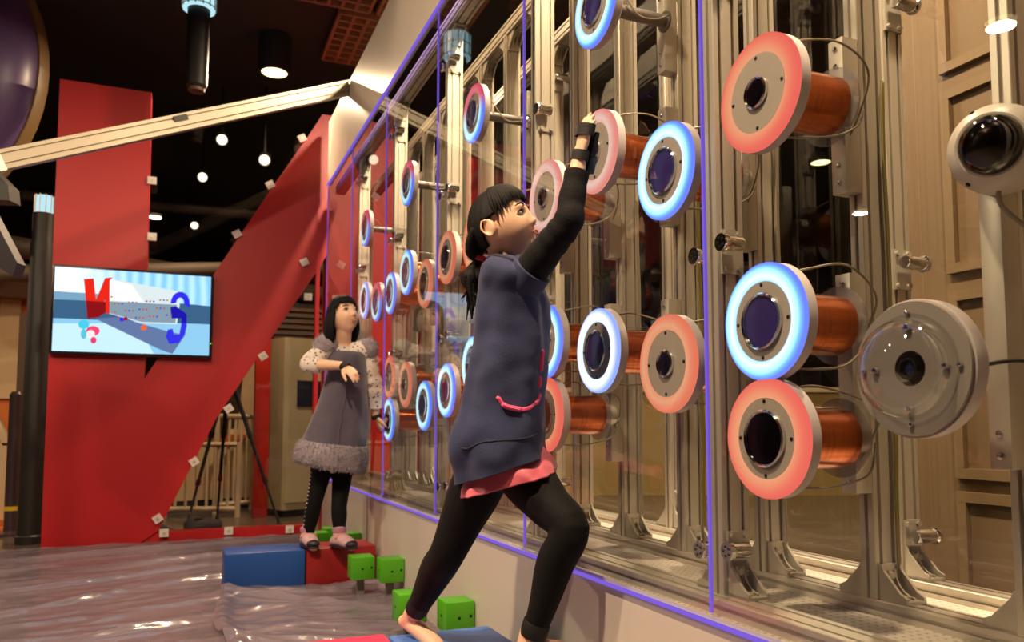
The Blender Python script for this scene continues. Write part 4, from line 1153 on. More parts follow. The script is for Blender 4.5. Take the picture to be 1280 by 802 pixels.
def head_point(th, ph, s=1.0):
    # th from the crown down, ph around (0 = face); unit: metres for a child's head
    x = 0.083 * math.sin(th) * math.cos(ph); y = 0.0675 * math.sin(th) * math.sin(ph); z = 0.096 * math.cos(th)
    if z < 0:
        t = -z / 0.096
        y *= 1 - 0.30 * t ** 1.6
        if x < 0: x *= 1 - 0.45 * t
        else: x *= 1 - 0.02 * t
    if x > 0:
        fr = x / 0.083
        g = lambda yy, zz, sy, sz: math.exp(-((y - yy) / sy) ** 2 - ((z - zz) / sz) ** 2)
        d = 0.0
        d += 0.013 * g(0, -0.020, 0.0085, 0.010) + 0.006 * g(0, -0.004, 0.007, 0.018)       # nose
        d += 0.004 * (g(0.010, -0.023, 0.006, 0.006) + g(-0.010, -0.023, 0.006, 0.006))
        d -= 0.0065 * (g(0.030, 0.008, 0.014, 0.010) + g(-0.030, 0.008, 0.014, 0.010))       # eye hollows
        d += 0.0025 * (g(0.028, 0.027, 0.018, 0.007) + g(-0.028, 0.027, 0.018, 0.007))       # brows
        d += 0.0045 * (g(0.036, -0.030, 0.016, 0.018) + g(-0.036, -0.030, 0.016, 0.018))     # cheeks
        d += 0.004 * g(0, -0.043, 0.015, 0.0055) + 0.004 * g(0, -0.055, 0.012, 0.0055) - 0.003 * g(0, -0.0485, 0.018, 0.0028)
        d -= 0.003 * g(0, -0.065, 0.016, 0.005)
        d += 0.006 * g(0, -0.080, 0.016, 0.012)                                              # chin
        x += d * min(1, fr * 1.6)
    return Vector((x, y, z)) * s

def add_head(mb, M, s=1.0):
    n, m = 72, 54
    rr = []
    for i in range(1, m):
        th = PI * i / m
        rr.append([M @ head_point(th, 2 * PI * j / n, s) for j in range(n)])
    rr.reverse()
    mb.rings(rr)
    for sy in (-1, 1):   # ears
        c = Vector((-0.012, 0.069 * sy, -0.006)) * s
        E_ = Matrix.Rotation(math.radians(22 * sy), 3, 'Z') @ Matrix.Rotation(math.radians(-12), 3, 'Y')
        m_ = M.to_3x3() @ E_
        mb.ell(M @ c, (0.020 * s, 0.0065 * s, 0.025 * s), 16, 10, m_)
        mb.tube([M @ (Vector((-0.002, 0.0715 * sy, -0.024)) * s), M @ (Vector((-0.016, 0.076 * sy, -0.027)) * s), M @ (Vector((-0.030, 0.079 * sy, -0.006)) * s), M @ (Vector((-0.024, 0.077 * sy, 0.015)) * s), M @ (Vector((-0.006, 0.0725 * sy, 0.013)) * s)], 0.0036 * s, 8, 5)

def face_parts(body, M, s=1.0, look=(0, 0)):
    for sy in (-1, 1):
        c = Vector((0.0655, 0.030 * sy, 0.0075)) * s
        e = MB().ell(M @ c, (0.0095 * s, 0.0135 * s, 0.0068 * s), 18, 12, M.to_3x3() @ Matrix.Rotation(math.radians(16 * sy), 3, 'Z')).build('eye', M_eye, body, 80)
        ci = c + Vector((0.0062, (0.002 * sy + look[0]), look[1])) * s
        MB().ell(M @ ci, (0.0042 * s, 0.0064 * s, 0.0064 * s), 14, 10, M.to_3x3() @ Matrix.Rotation(math.radians(16 * sy), 3, 'Z')).build('iris', M_iris, e, 80)
        lid = [Vector((0.0695, 0.0165 * sy, 0.0055)), Vector((0.0765, 0.023 * sy, 0.0125)), Vector((0.0755, 0.031 * sy, 0.0148)), Vector((0.0715, 0.039 * sy, 0.0125)), Vector((0.064, 0.0455 * sy, 0.007))]
        MB().tube([M @ (p * s) for p in lid], [0.001 * s, 0.0018 * s, 0.0022 * s, 0.002 * s, 0.001 * s], 6, 4).build('eyelid', M_brow, e)
        br = [Vector((0.0795, 0.015 * sy, 0.0265)), Vector((0.0805, 0.026 * sy, 0.031)), Vector((0.074, 0.040 * sy, 0.0295)), Vector((0.066, 0.048 * sy, 0.025))]
        MB().tube([M @ (p * s) for p in br], [0.0014 * s, 0.0026 * s, 0.0022 * s, 0.001 * s], 6, 4).build('eyebrow', M_brow, body)
    up = [Vector((0.0795, 0.019, -0.0485)), Vector((0.0845, 0.008, -0.0445)), Vector((0.0855, 0, -0.0455)), Vector((0.0845, -0.008, -0.0445)), Vector((0.0795, -0.019, -0.0485))]
    lo = [Vector((0.0795, 0.017, -0.0500)), Vector((0.0838, 0.008, -0.0545)), Vector((0.0846, 0, -0.0555)), Vector((0.0838, -0.008, -0.0545)), Vector((0.0795, -0.017, -0.0500))]
    mb = MB(); mb.tube([M @ (p * s) for p in up], [0.001 * s, 0.0022 * s, 0.0024 * s, 0.0022 * s, 0.001 * s], 8, 4)
    mb.tube([M @ (p * s) for p in lo], [0.001 * s, 0.0024 * s, 0.0028 * s, 0.0024 * s, 0.001 * s], 8, 4)
    mb.build('lips', M_lip, body)
    mb = MB()
    for sy in (-1, 1): mb.ell(M @ (Vector((0.0865, 0.0055 * sy, -0.0275)) * s), (0.0016 * s, 0.0024 * s, 0.0014 * s), 8, 6, M.to_3x3())
    mb.build('nostrils', mat('nostril', (120, 64, 52), 0.7), body)

def add_hand(mb, wrist, D, N, side, s=1.0, curl=0.35, spread=0.10, thumb_out=0.8):
    # wrist -> fingertips along D, palm looks along N; the thumb lies on +S*side
    D = Vector(D).normalized(); N = Vector(N); N = (N - D * N.dot(D)).normalized(); S = D.cross(N) * side
    w = Vector(wrist)
    pal = [w - D * 0.008 * s, w + D * 0.018 * s, w + D * 0.045 * s, w + D * 0.066 * s]
    mb.tube(pal, [0.017 * s, 0.021 * s, 0.0262 * s, 0.024 * s], 16, 5, True, 0.48, N)
    L = [0.052, 0.058, 0.054, 0.042]; rd = [0.0072, 0.0076, 0.0072, 0.0063]; off = [0.020, 0.0066, -0.0068, -0.0195]
    for k in range(4):
        c = curl * (1.0 + 0.12 * k)
        base = w + D * (0.060 - (0.006 if k == 3 else 0.002 * abs(k - 1))) * s + S * off[k] * s
        d0 = (D + S * spread * (1.5 - k)).normalized()
        def rot(a): return d0 * math.cos(a) + N * math.sin(a)
        p = [base - d0 * 0.014 * s, base]
        seg = [0.46, 0.31, 0.23]
        a = c * 0.55
        for q in range(3):
            p.append(p[-1] + rot(a) * L[k] * seg[q] * s); a += c * 0.85
        r0 = rd[k] * s
        mb.tube(p, [r0 * 1.05, r0 * 1.05, r0 * 0.98, r0 * 0.88, r0 * 0.74], 10, 4)
    tb = w + D * 0.016 * s + S * 0.017 * s
    td = (S * thumb_out + D * 0.75 + N * 0.35).normalized(); td2 = (S * thumb_out * 0.45 + D * 0.95 + N * 0.35).normalized()
    mb.tube([w + D * 0.006 * s + S * 0.008 * s, tb, tb + td * 0.026 * s, tb + td * 0.026 * s + td2 * 0.021 * s, tb + td * 0.026 * s + td2 * 0.040 * s],
            [0.011 * s, 0.0115 * s, 0.0098 * s, 0.0088 * s, 0.0068 * s], 10, 4)

def add_foot(mb, ankle, D, up, s=1.0, toes=True):
    # ankle joint, D = heel to toes, up = sole normal
    D = Vector(D).normalized(); U = Vector(up); U = (U - D * U.dot(D)).normalized(); S = D.cross(U)
    a = Vector(ankle)
    sole = a - U * 0.055 * s
    mb.tube([a + U * 0.02 * s - D * 0.004 * s, a - U * 0.015 * s - D * 0.01 * s, sole + U * 0.024 * s - D * 0.026 * s], [0.027 * s, 0.029 * s, 0.024 * s], 14, 4)
    mb.tube([sole + U * 0.024 * s - D * 0.030 * s, sole + U * 0.028 * s + D * 0.02 * s, sole + U * 0.024 * s + D * 0.07 * s, sole + U * 0.016 * s + D * 0.115 * s],
            [0.024 * s, 0.030 * s, 0.031 * s, 0.029 * s], 14, 4, True, 0.8, U)
    if toes:
        for k in range(5):
            b = sole + U * 0.012 * s + D * (0.122 - 0.006 * k) * s + S * (0.024 - 0.0125 * k) * s
            r = (0.0115 if k == 0 else 0.0078) * s
            mb.tube([b - D * 0.01 * s, b + D * 0.012 * s, b + D * (0.028 if k == 0 else 0.022) * s - U * 0.003 * s], [r, r, r * 0.85], 10, 3)

def cloth_loft(name, secs, m, parent, thick_noise=0.004, seed=0.0, nseg=48, sub=8, fold=0.0, foldn=9, solid=0.003, cap_top=False, fold_from=0.3, sq=1.0):
    # secs: list of (left point, right point, half depth, back vector) -> elliptical sections, smooth in between
    Q = []
    for (l, r, b, dv) in secs:
        l = Vector(l); r = Vector(r); c = (l + r) / 2; a = (r - l) / 2
        dv = Vector(dv); dv = (dv - a.normalized() * dv.dot(a.normalized())).normalized()
        Q.append((c, a, dv * b))
    cs, _ = smooth_path([q[0] for q in Q], 1, sub); as_, _ = smooth_path([q[1] for q in Q], 1, sub); bs, _ = smooth_path([q[2] for q in Q], 1, sub)
    rr = []
    N = len(cs)
    for i in range(N):
        t = i / (N - 1)
        ring = []
        for j in range(nseg):
            ph = 2 * PI * j / nseg
            c_, s_ = math.cos(ph), math.sin(ph)
            q_ = 1 + (sq - 1) * t
            d = as_[i] * math.copysign(abs(c_) ** q_, c_) + bs[i] * math.copysign(abs(s_) ** q_, s_)
            p = cs[i] + d
            k = noise.noise(p * 9 + Vector((seed, 0, 0))) * thick_noise * 2 + noise.noise(p * 24 + Vector((0, seed, 0))) * thick_noise * 0.7
            if fold:
                k += fold * max(0, (t - fold_from) / (1 - fold_from)) * math.sin(ph * foldn + 2.5 * noise.noise(p * 3 + Vector((seed, 2, 1))))
            ring.append(p + d.normalized() * k)
        rr.append(ring)
    mb = MB(); mb.rings(rr, cap_top, False)
    o = mb.build(name, m, parent, 180)
    if solid:
        sm = o.modifiers.new('thickness', 'SOLIDIFY'); sm.thickness = solid; sm.offset = -1
    return o

def on_surface(o, pts, lift=0.002):
    bvh = BVHTree.FromPolygons([v.co.copy() for v in o.data.vertices], [tuple(p.vertices) for p in o.data.polygons])
    out = []
    for p in pts:
        q = bvh.find_nearest(Vector(p))
        n = (Vector(p) - q[0])
        nn = q[1] if q[1].dot(n) >= 0 else -q[1]
        out.append(q[0] + nn * lift)
    return out

CR = Vector((0.922, -0.387, 0.0)); CB = Vector((0.387, 0.922, 0.0)); CU = Vector((0, 0, 1))   # rightwards, away, up for a viewer standing left of the wall

# ================================================================== girl in navy
girl = thing('person', 'girl in navy dress and black leggings reaching up to a pink ring light', 'person', (-0.2, 1.9, 0.18))
HM = frame_mtx(CR * 0.86 - CB * 0.36 + CU * 0.30, CU * 0.95 - CR * 0.30, (-0.206, 1.760, 1.251))
HS = 0.92
mb = MB()
add_head(mb, HM, HS)
nb = HM @ (Vector((-0.020, 0, -0.07)) * HS)
neckb = Vector((-0.192, 1.774, 1.133))
mb.tube([HM @ (Vector((-0.012, 0, -0.035)) * HS), nb, neckb, neckb - CU * 0.05], [0.040, 0.040, 0.044, 0.06], 16, 5)
chest = Vector((-0.170, 1.786, 1.007)); waist = Vector((-0.172, 1.822, 0.850)); pelv = Vector((-0.171, 1.856, 0.699))
mb.tube([neckb - CU * 0.03, Vector((-0.179, 1.779, 1.075)), chest, waist, pelv], [0.05, 0.070, 0.074, 0.074, 0.085], 20, 6)
shR = Vector((-0.176, 1.688, 1.115)); elR = Vector((-0.121, 1.574, 1.228)); wrR = Vector((-0.090, 1.576, 1.376))
mb.tube([Vector((-0.184, 1.751, 1.110)), shR, shR.lerp(elR, 0.5), elR, elR.lerp(wrR, 0.35), wrR], [0.045, 0.036, 0.031, 0.027, 0.0245, 0.0175], 16, 5)
# raised right hand: fingers up, palm to the glass
hd = (Vector((-0.077, 1.557, 1.470)) - wrR).normalized()
add_hand(mb, wrR + hd * 0.005, hd, (1, 0.05, 0.05), 1, 0.90, 0.13, 0.05, 0.55)
# left arm hangs in front of her, hidden by the body
shL = Vector((-0.177, 1.865, 1.140)); elL = Vector((-0.099, 1.911, 0.982)); wrL = Vector((-0.076, 1.881, 0.837))
mb.tube([Vector((-0.184, 1.804, 1.125)), shL, shL.lerp(elL, 0.5), elL, wrL], [0.04, 0.036, 0.031, 0.027, 0.0185], 14, 5)
add_hand(mb, wrL, (wrL - elL), -CR, 1, 0.86, 0.5, 0.06, 0.6)
# legs
hipL = Vector((-0.194, 1.925, 0.642)); knL = Vector((-0.260, 2.013, 0.433)); anL = Vector((-0.306, 2.168, 0.242))
hipR = Vector((-0.137, 1.802, 0.652)); knR = Vector((-0.094, 1.631, 0.531)); anR = Vector((-0.152, 1.709, 0.275))
def leg(mb, hip, kn, an, k=0.0, cap=1.0):
    calf = kn.lerp(an, 0.32); low = kn.lerp(an, 0.72)
    back = ((hip - kn).normalized() + (an - kn).normalized()); back = back.normalized() * 0.008 if back.length > 0.01 else Vector((0, 0, 0))
    mb.tube([hip.lerp(kn, -0.1), hip.lerp(kn, 0.25), hip.lerp(kn, 0.62), kn - back * 0.6, calf + back, low, an.lerp(kn, 0.02)],
            [0.070 * cap + k, 0.067 * cap + k, 0.055 * cap + k, 0.0455 * cap + k, 0.0455 * cap + k, 0.034 * cap + k, 0.0275 * cap + k], 20, 5)
leg(mb, hipL, knL, anL, -0.003); leg(mb, hipR, knR, anR, -0.003, 0.94)
footD = Vector((0.42, -0.80, -0.30))
add_foot(mb, anL + Vector((0.0, 0, -0.004)), footD, Vector((0.1, -0.3, 1.0)), 0.9)
add_foot(mb, anR, Vector((0.8, -0.35, 0.0)), (0, 0, 1), 0.9)
body = link('body', bake(mb, 0.0032, 3, 'body', 0.45), girl); body.data.materials.append(M_skin)
face_parts(body, HM, HS, (0.002, 0.002))
# leggings
M_leg = mat('black_leggings', (9, 9, 10), 0.75, spec=0.2, noise_amt=0.2, noise_scale=60, sheen=0.03, bump=0.1, bump_scale=150)
mb = MB()
leg(mb, hipL, knL, anL.lerp(knL, 0.10), 0.002); leg(mb, hipR, knR, anR.lerp(knR, 0.05), 0.002, 0.94)
mb.ell(pelv + CU * -0.01, (0.085, 0.085, 0.09), 20, 12)
for kn, hip, an in ((knR, hipR, anR), (knL, hipL, anL)):     # gathers behind the knee
    bk = ((hip - kn).normalized() + (an - kn).normalized()).normalized()
    for q in range(4):
        c = kn.lerp(hip, 0.02 + 0.05 * (q - 1.5)) + bk * 0.034
        t = CB * 0.03
        mb.tube([c - t, c + bk * 0.004, c + t], [0.004, 0.009, 0.004], 8, 3)
lg = link('leggings', bake(mb, 0.005, 3, 'leggings'), girl); lg.data.materials.append(M_leg)
for an, kn, f in ((anL, knL, 0.10), (anR, knR, 0.05)):
    mb = MB()
    d = (kn - an).normalized(); c = an.lerp(kn, f)
    mb.lathe(c - d * 0.004, d, [(0, 0.0285), (-0.004, 0.0305), (0.004, 0.032), (0.03, 0.0325), (0.034, 0.031)], 24, False, False)
    mb.build('cuff', mat('cuff_black', (10, 10, 11), 0.7), lg)
# dress
M_navy = mat('navy_cotton', (45, 53, 92), 0.85, noise_amt=0.10, noise_scale=7, sheen=0.08, bump=0.12, bump_scale=220)
CBd = CB - CR * 0.10
secs = [((-0.213, 1.780, 1.171), (-0.172, 1.720, 1.170), 0.062, CBd),
        ((-0.227, 1.798, 1.153), (-0.146, 1.721, 1.149), 0.105, CBd),
        ((-0.237, 1.811, 1.122), (-0.122, 1.725, 1.116), 0.128, CBd),
        ((-0.239, 1.821, 1.068), (-0.101, 1.731, 1.063), 0.122, CBd),
        ((-0.242, 1.835, 0.989), (-0.089, 1.744, 0.986), 0.118, CBd),
        ((-0.253, 1.858, 0.898), (-0.088, 1.755, 0.904), 0.128, CBd),
        ((-0.269, 1.883, 0.802), (-0.087, 1.773, 0.819), 0.145, CBd),
        ((-0.279, 1.899, 0.728), (-0.083, 1.781, 0.762), 0.158, CBd),
        ((-0.273, 1.900, 0.677), (-0.082, 1.789, 0.728), 0.163, CBd),
        ((-0.267, 1.902, 0.629), (-0.077, 1.789, 0.698), 0.160, CBd)]
dress = cloth_loft('dress', secs, M_navy, girl, 0.006, 3.0, 96, 12, 0.008, 7, 0.003, False, 0.15, 0.72)
# drape: creases from the raised armpit and over the seat
for v in dress.data.vertices:
    p = v.co
    k = math.sin((p.z * 34 + (p.x * CR.x + p.y * CR.y) * 22) + 3 * noise.noise(p * 5)) * 0.009 * max(0, noise.noise(p * 4 + Vector((9, 3, 1))) + 0.25) * min(1, max(0, (p.z - 0.70) / 0.12))
    c = Vector((-0.176, 1.811, 0.869)); n = Vector((p.x - c.x, p.y - c.y, 0)).normalized()
    v.co = p + n * k
secs = [((-0.237, 1.885, 0.679), (-0.104, 1.798, 0.734), 0.125, CBd), ((-0.248, 1.893, 0.645), (-0.087, 1.792, 0.710), 0.136, CBd), ((-0.254, 1.898, 0.619), (-0.062, 1.784, 0.684), 0.150, CBd), ((-0.254, 1.893, 0.599), (-0.054, 1.783, 0.659), 0.153, CBd)]
M_pink = mat('pink_satin', (214, 98, 118), 0.5, noise_amt=0.12, noise_scale=18, sheen=0.2, bump=0.25, bump_scale=40)
skirt = cloth_loft('underskirt', secs, M_pink, girl, 0.004, 8.0, 96, 6, 0.004, 13, 0.003, False, 0.5, 0.5)
tr = [AT(692 - 114 * t, 574 + 38 * t + 5 * math.sin(t * 3.1), 1.8) for t in ()]
def trim(name, o, pts, rad, m, parent, lift=0.003):
    P, _ = smooth_path(pts, 1, 6)
    MB().tube(on_surface(o, P, lift), rad, 8, 2).build(name, m, parent)
trim('pocket_trim', dress, [(-0.238, 1.710, 0.831), (-0.228, 1.696, 0.814), (-0.207, 1.688, 0.807), (-0.180, 1.688, 0.805), (-0.150, 1.696, 0.819), (-0.134, 1.709, 0.839)], 0.006, mat('pink_trim', (240, 92, 140), 0.6), dress)
trim('waist_seam', dress, [(-0.284, 1.837, 0.719), (-0.266, 1.752, 0.727), (-0.225, 1.702, 0.731), (-0.170, 1.689, 0.740), (-0.124, 1.712, 0.751)], 0.0022, mat('seam_navy', (44, 44, 58), 0.9), dress, 0.0005)
trim('neck_band', dress, [(-0.240, 1.728, 1.145), (-0.223, 1.689, 1.139), (-0.191, 1.686, 1.154)], 0.005, mat('seam_navy2', (46, 46, 62), 0.9), dress, 0.001)
for (px_pts) in ([(-0.125, 1.686, 0.940), (-0.121, 1.686, 0.921), (-0.120, 1.688, 0.899)], [(-0.125, 1.691, 0.876), (-0.123, 1.692, 0.861)]):
    trim('pink_patch', dress, px_pts, 0.007, mat('pink_patch', (236, 70, 110), 0.6), dress, 0.0)
# short dress sleeve and the black shirt sleeve under it
d = (elR - shR).normalized()
sl = MB(); sl.tube([shR - d * 0.055, shR - d * 0.01, shR + d * 0.03], [0.050, 0.052, 0.050], 24, 5, False)
so = sl.build('dress_sleeve', M_navy, girl, 60)
M_sleeve = mat('charcoal_jersey', (15, 14, 18), 0.8, spec=0.2, noise_amt=0.25, noise_scale=90, sheen=0.03, bump=0.15, bump_scale=140)
cu = elR.lerp(wrR, 0.80)
def sleeve(pts, rads, n=28, amp=0.0011, fr=150):
    mb = MB(); P, Rr = smooth_path(pts, rads, 14)
    L = 0
    rad2 = []
    for i, p in enumerate(P):
        if i: L += (p - P[i - 1]).length
        rad2.append(Rr[i] + amp * math.sin(L * fr + 1.7 * math.sin(L * 37)) )
    mb.tube(P, rad2, n, 1, False)
    return mb
s1 = sleeve([shR - d * 0.03, shR + d * 0.02, shR.lerp(elR, 0.55), elR, elR.lerp(wrR, 0.3), cu], [0.042, 0.0425, 0.038, 0.0345, 0.0315, 0.0275])
so = s1.build('sleeve', M_sleeve, girl, 180)
sm = so.modifiers.new('thickness', 'SOLIDIFY'); sm.thickness = 0.002
d2 = (wrR - elR).normalized()
MB().lathe(cu - d2 * 0.014, d2, [(0, 0.0285), (0.006, 0.0292), (0.013, 0.029), (0.015, 0.0265)], 28, False, False).build('sleeve_cuff', M_sleeve, so)
dl = (elL - shL).normalized()
s2 = sleeve([shL - dl * 0.02, shL + dl * 0.03, elL, wrL.lerp(elL, 0.15)], [0.042, 0.041, 0.034, 0.026])
s2.build('sleeve', M_sleeve, girl, 180)

# hair: a cap swept back, a fringe of locks and a low ponytail
def hair_cap(M, s, parent, front=0.62, low=2.05, name='hair_cap', extra=0.011, voxel=0.004, locks=()):
    mb = MB()
    n, m = 64, 40
    rr = []
    for i in range(0, m):
        ring = []
        for j in range(n):
            ph = 2 * PI * j / n
            c = math.cos(ph)
            lim = float(np.interp(c, [-1, -0.55, -0.3, 0.15, 0.40, 0.72, 1], [low, low, 1.42, 1.36, 1.22, front, front]))
            th = 0.02 + (lim - 0.02) * i / (m - 1)
            p = head_point(th, ph, 1.0)
            q = p.normalized() * (extra + 0.0018 * math.sin(ph * 23 + th * 3) * min(1, th))
            ring.append(M @ ((p + q) * s))
        rr.append(ring)
    inner = []
    for ring in reversed(rr):
        inner.append([M @ ((M.inverted() @ p) * 0.90) for p in ring])
    mb.rings(rr + inner, False, False)
    o = mb.build(name, M_hair, parent, 180)
    return o
def fringe(mb, M, s, seed, th_mid=1.14, th_side=1.50, n=46, extra=0.0115):
    r = random.Random(seed)
    for i in range(n):
        a = math.radians(-78 + 156 * i / (n - 1)) + r.uniform(-.02, .02)
        k = abs(a) / math.radians(78)
        te = th_mid + (th_side - th_mid) * max(0, (k - 0.55) / 0.45) + r.uniform(-0.09, 0.05)
        t0 = 0.25 + 0.2 * r.random()
        pts = []
        for q in range(5):
            th = t0 + (te - t0) * q / 4
            p = head_point(th, a + r.uniform(-.02, .02) * q * 0.5, 1.0)
            pts.append(M @ ((p + p.normalized() * (extra + (0.0015, 0.003, 0.003, 0.0015, -0.002)[q])) * s))
        mb.tube(pts, [0.004, 0.0058, 0.0062, 0.0048, 0.0008], 6, 4)
hair = hair_cap(HM, HS, girl, 0.80, 2.02)
rnd = random.Random(4)
mb = MB()
fringe(mb, HM, HS, 3)
mb.build('fringe', M_hair, hair, 60)
mb = MB()
tie = HM @ (Vector((-0.085, -0.012, -0.055)) * HS)
for i in range(16):        # hair gathered towards the tie
    a = 2 * PI * i / 16
    st = HM @ (Vector((-0.060 + 0.02 * math.cos(a), 0.052 * math.sin(a), 0.01 + 0.035 * math.cos(a))) * HS)
    md = st.lerp(tie, 0.55) + (HM.to_3x3() @ Vector((-0.016, 0.01 * math.sin(a), 0)))
    mb.tube([st, md, tie], [0.010, 0.013, 0.007], 8, 4)
mb.build('gathered_hair', M_hair, hair, 60)
mb = MB()
pend = [Vector((-0.265, 1.801, 1.051)), Vector((-0.265, 1.824, 1.042)), Vector((-0.258, 1.788, 1.046)), Vector((-0.275, 1.826, 1.070)), Vector((-0.257, 1.774, 1.072))]
for i in range(26):
    e = pend[i % 5] + Vector((rnd.uniform(-.012, .012), rnd.uniform(-.012, .012), rnd.uniform(-.018, .012)))
    m1 = Vector((-0.262, 1.805, 1.120)) + Vector((rnd.uniform(-.018, .018), rnd.uniform(-.018, .018), 0)) - CR * 0.006
    mb.tube([tie + Vector((rnd.uniform(-.004, .004), rnd.uniform(-.004, .004), 0)), tie.lerp(m1, 0.5) - CR * 0.008, m1, e], [0.006, 0.0085, 0.0075, 0.001], 6, 5)
mb.build('ponytail', M_hair, hair, 60)
dt = (Vector((-0.262, 1.805, 1.120)) - tie).normalized()
MB().lathe(tie - dt * 0.006, dt, [(0, 0.012), (0.003, 0.017), (0.011, 0.017), (0.014, 0.012)], 18, False, False).build('hair_tie', mat('pink_tie', (226, 60, 96), 0.6), hair)

# the black strap-on pad worn on the raised hand
pad = thing('wrist_pad', 'black strap-on sensor pad worn on the raised hand of the girl in navy', 'strap', tuple(wrR))
M_strap = mat('black_strap', (22, 21, 22), 0.7, bump=0.1, bump_scale=200)
Nn = Vector((1, 0.05, 0.05)); Nn = (Nn - hd * Nn.dot(hd)).normalized(); Ss = hd.cross(Nn)
def band(c, ax, ru, rv, w_, u, v, th=0.003):
    rr = []
    for q, (h, g) in enumerate(((-w_ / 2, 0), (-w_ / 2, th), (w_ / 2, th), (w_ / 2, 0), (-w_ / 2, 0))):
        rr.append([c + ax * h + u * math.cos(2 * PI * j / 28) * (ru + g) + v * math.sin(2 * PI * j / 28) * (rv + g) for j in range(28)])
    return MB().rings(rr, False, False)
band(wrR + hd * 0.010, hd, 0.0165, 0.0215, 0.022, Nn, Ss).build('wrist_band', M_strap, pad)
band(wrR + hd * 0.068, hd, 0.0155, 0.0275, 0.026, Nn, Ss).build('finger_band', M_strap, pad)
RM3 = Matrix((Ss, hd, Nn)).transposed().to_4x4()
def oriented(mbx, c):
    m_ = Matrix.Translation(c) @ RM3
    mbx.v = [tuple(m_ @ Vector(p)) for p in mbx.v]; return mbx
oriented(MB().bbox((0, 0, 0), (0.044, 0.058, 0.012), 0.003), wrR + hd * 0.04 + Nn * 0.022).build('pad_plate', M_strap, pad)
oriented(MB().bbox((0, 0, 0), (0.038, 0.042, 0.020), 0.003), wrR - hd * 0.004 + Nn * 0.026).build('sensor_box', M_blackgloss, pad)
oriented(MB().bbox((0, 0, 0), (0.020, 0.026, 0.006), 0.002), wrR + hd * 0.04 + Nn * 0.030).build('magnet', M_chrome, pad)

# ================================================================== girl in grey
g2 = thing('person', 'girl in grey fur-trimmed dress looking up, one hand on the glass', 'person', (-0.29, 3.97, 0.18))
HM = frame_mtx(CR * 0.70 - CB * 0.62 + CU * 0.30, CU * 0.97 - CR * 0.20 + CB * 0.1, (-0.213, 3.773, 1.283))
HS = 0.94
mb = MB()
add_head(mb, HM, HS)
neckb = Vector((-0.209, 3.804, 1.151))
mb.tube([HM @ (Vector((-0.012, 0, -0.035)) * HS), HM @ (Vector((-0.02, 0, -0.07)) * HS), neckb, neckb - CU * 0.04], [0.038, 0.038, 0.042, 0.06], 16, 5)
mb.tube([neckb - CU * 0.02, Vector((-0.200, 3.806, 1.070)), Vector((-0.201, 3.830, 0.924)), Vector((-0.223, 3.862, 0.770)), Vector((-0.238, 3.893, 0.615))], [0.05, 0.072, 0.07, 0.075, 0.085], 20, 6)
shR = Vector((-0.281, 3.803, 1.129)); elR = Vector((-0.364, 3.790, 1.052)); wrR = Vector((-0.233, 3.627, 1.038))
shL = Vector((-0.100, 3.824, 1.133)); elL = Vector((-0.047, 3.838, 0.959)); wrL = Vector((-0.027, 3.864, 0.813))
mb.tube([Vector((-0.222, 3.812, 1.116)), shR, shR.lerp(elR, .5), elR, elR.lerp(wrR, .3), wrR], [0.045, 0.038, 0.034, 0.029, 0.027, 0.019], 14, 5)
mb.tube([Vector((-0.162, 3.808, 1.118)), shL, shL.lerp(elL, .5), elL, wrL], [0.045, 0.038, 0.033, 0.028, 0.019], 14, 5)
hdR = (Vector((-0.182, 3.567, 0.984)) - wrR).normalized()
add_hand(mb, wrR, hdR, CU * -0.8 + CR * 0.2 + CB * 0.5, -1, 0.92, 0.35, 0.08, 0.7)
hdL = (Vector((-0.001, 3.869, 0.746)) - wrL).normalized()
add_hand(mb, wrL, hdL, CR * 0.9 + CB * 0.4, 1, 0.92, 0.45, 0.06, 0.6)
hipA = Vector((-0.287, 3.887, 0.539)); knA = Vector((-0.315, 3.889, 0.395)); anA = Vector((-0.338, 3.934, 0.228))
hipB = Vector((-0.183, 3.888, 0.529)); knB = Vector((-0.203, 3.853, 0.386)); anB = Vector((-0.204, 3.834, 0.233))
def leg2(mb, hip, kn, an, k=0.0):
    mb.tube([hip + CU * 0.05, hip, kn, kn.lerp(an, .35), kn.lerp(an, .75), an], [0.056 + k, 0.047 + k, 0.035 + k, 0.035 + k, 0.027 + k, 0.024 + k], 18, 5)
leg2(mb, hipA, knA, anA, -0.002); leg2(mb, hipB, knB, anB, -0.002)
fA = Vector((0.15, -1.0, 0)); fB = Vector((0.45, -0.9, 0))
add_foot(mb, anA, fA, (0, 0, 1), 0.85, False); add_foot(mb, anB, fB, (0, 0, 1), 0.85, False)
body2 = link('body', bake(mb, 0.0042, 3, 'body', 0.45), g2); body2.data.materials.append(M_skin)
face_parts(body2, HM, HS, (-0.001, 0.002))
mb = MB(); leg2(mb, hipA, knA, anA.lerp(knA, .05), 0.003); leg2(mb, hipB, knB, anB.lerp(knB, .05), 0.003)
lg2 = link('leggings', bake(mb, 0.006, 2, 'leggings'), g2); lg2.data.materials.append(M_leg)
mb = MB()
for i in range(17):        # studs down the outer seam
    t = i / 16
    c = (hipA.lerp(knA, t * 2) if t < .5 else knA.lerp(anA, t * 2 - 1)) + (CR * -0.75 - CB * 0.65).normalized() * (0.050 - 0.024 * t)
    mb.ell(c, (0.0045, 0.0045, 0.0045), 8, 6)
mb.build('studs', mat('stud_silver', (214, 206, 200), 0.3, 0.6), lg2)
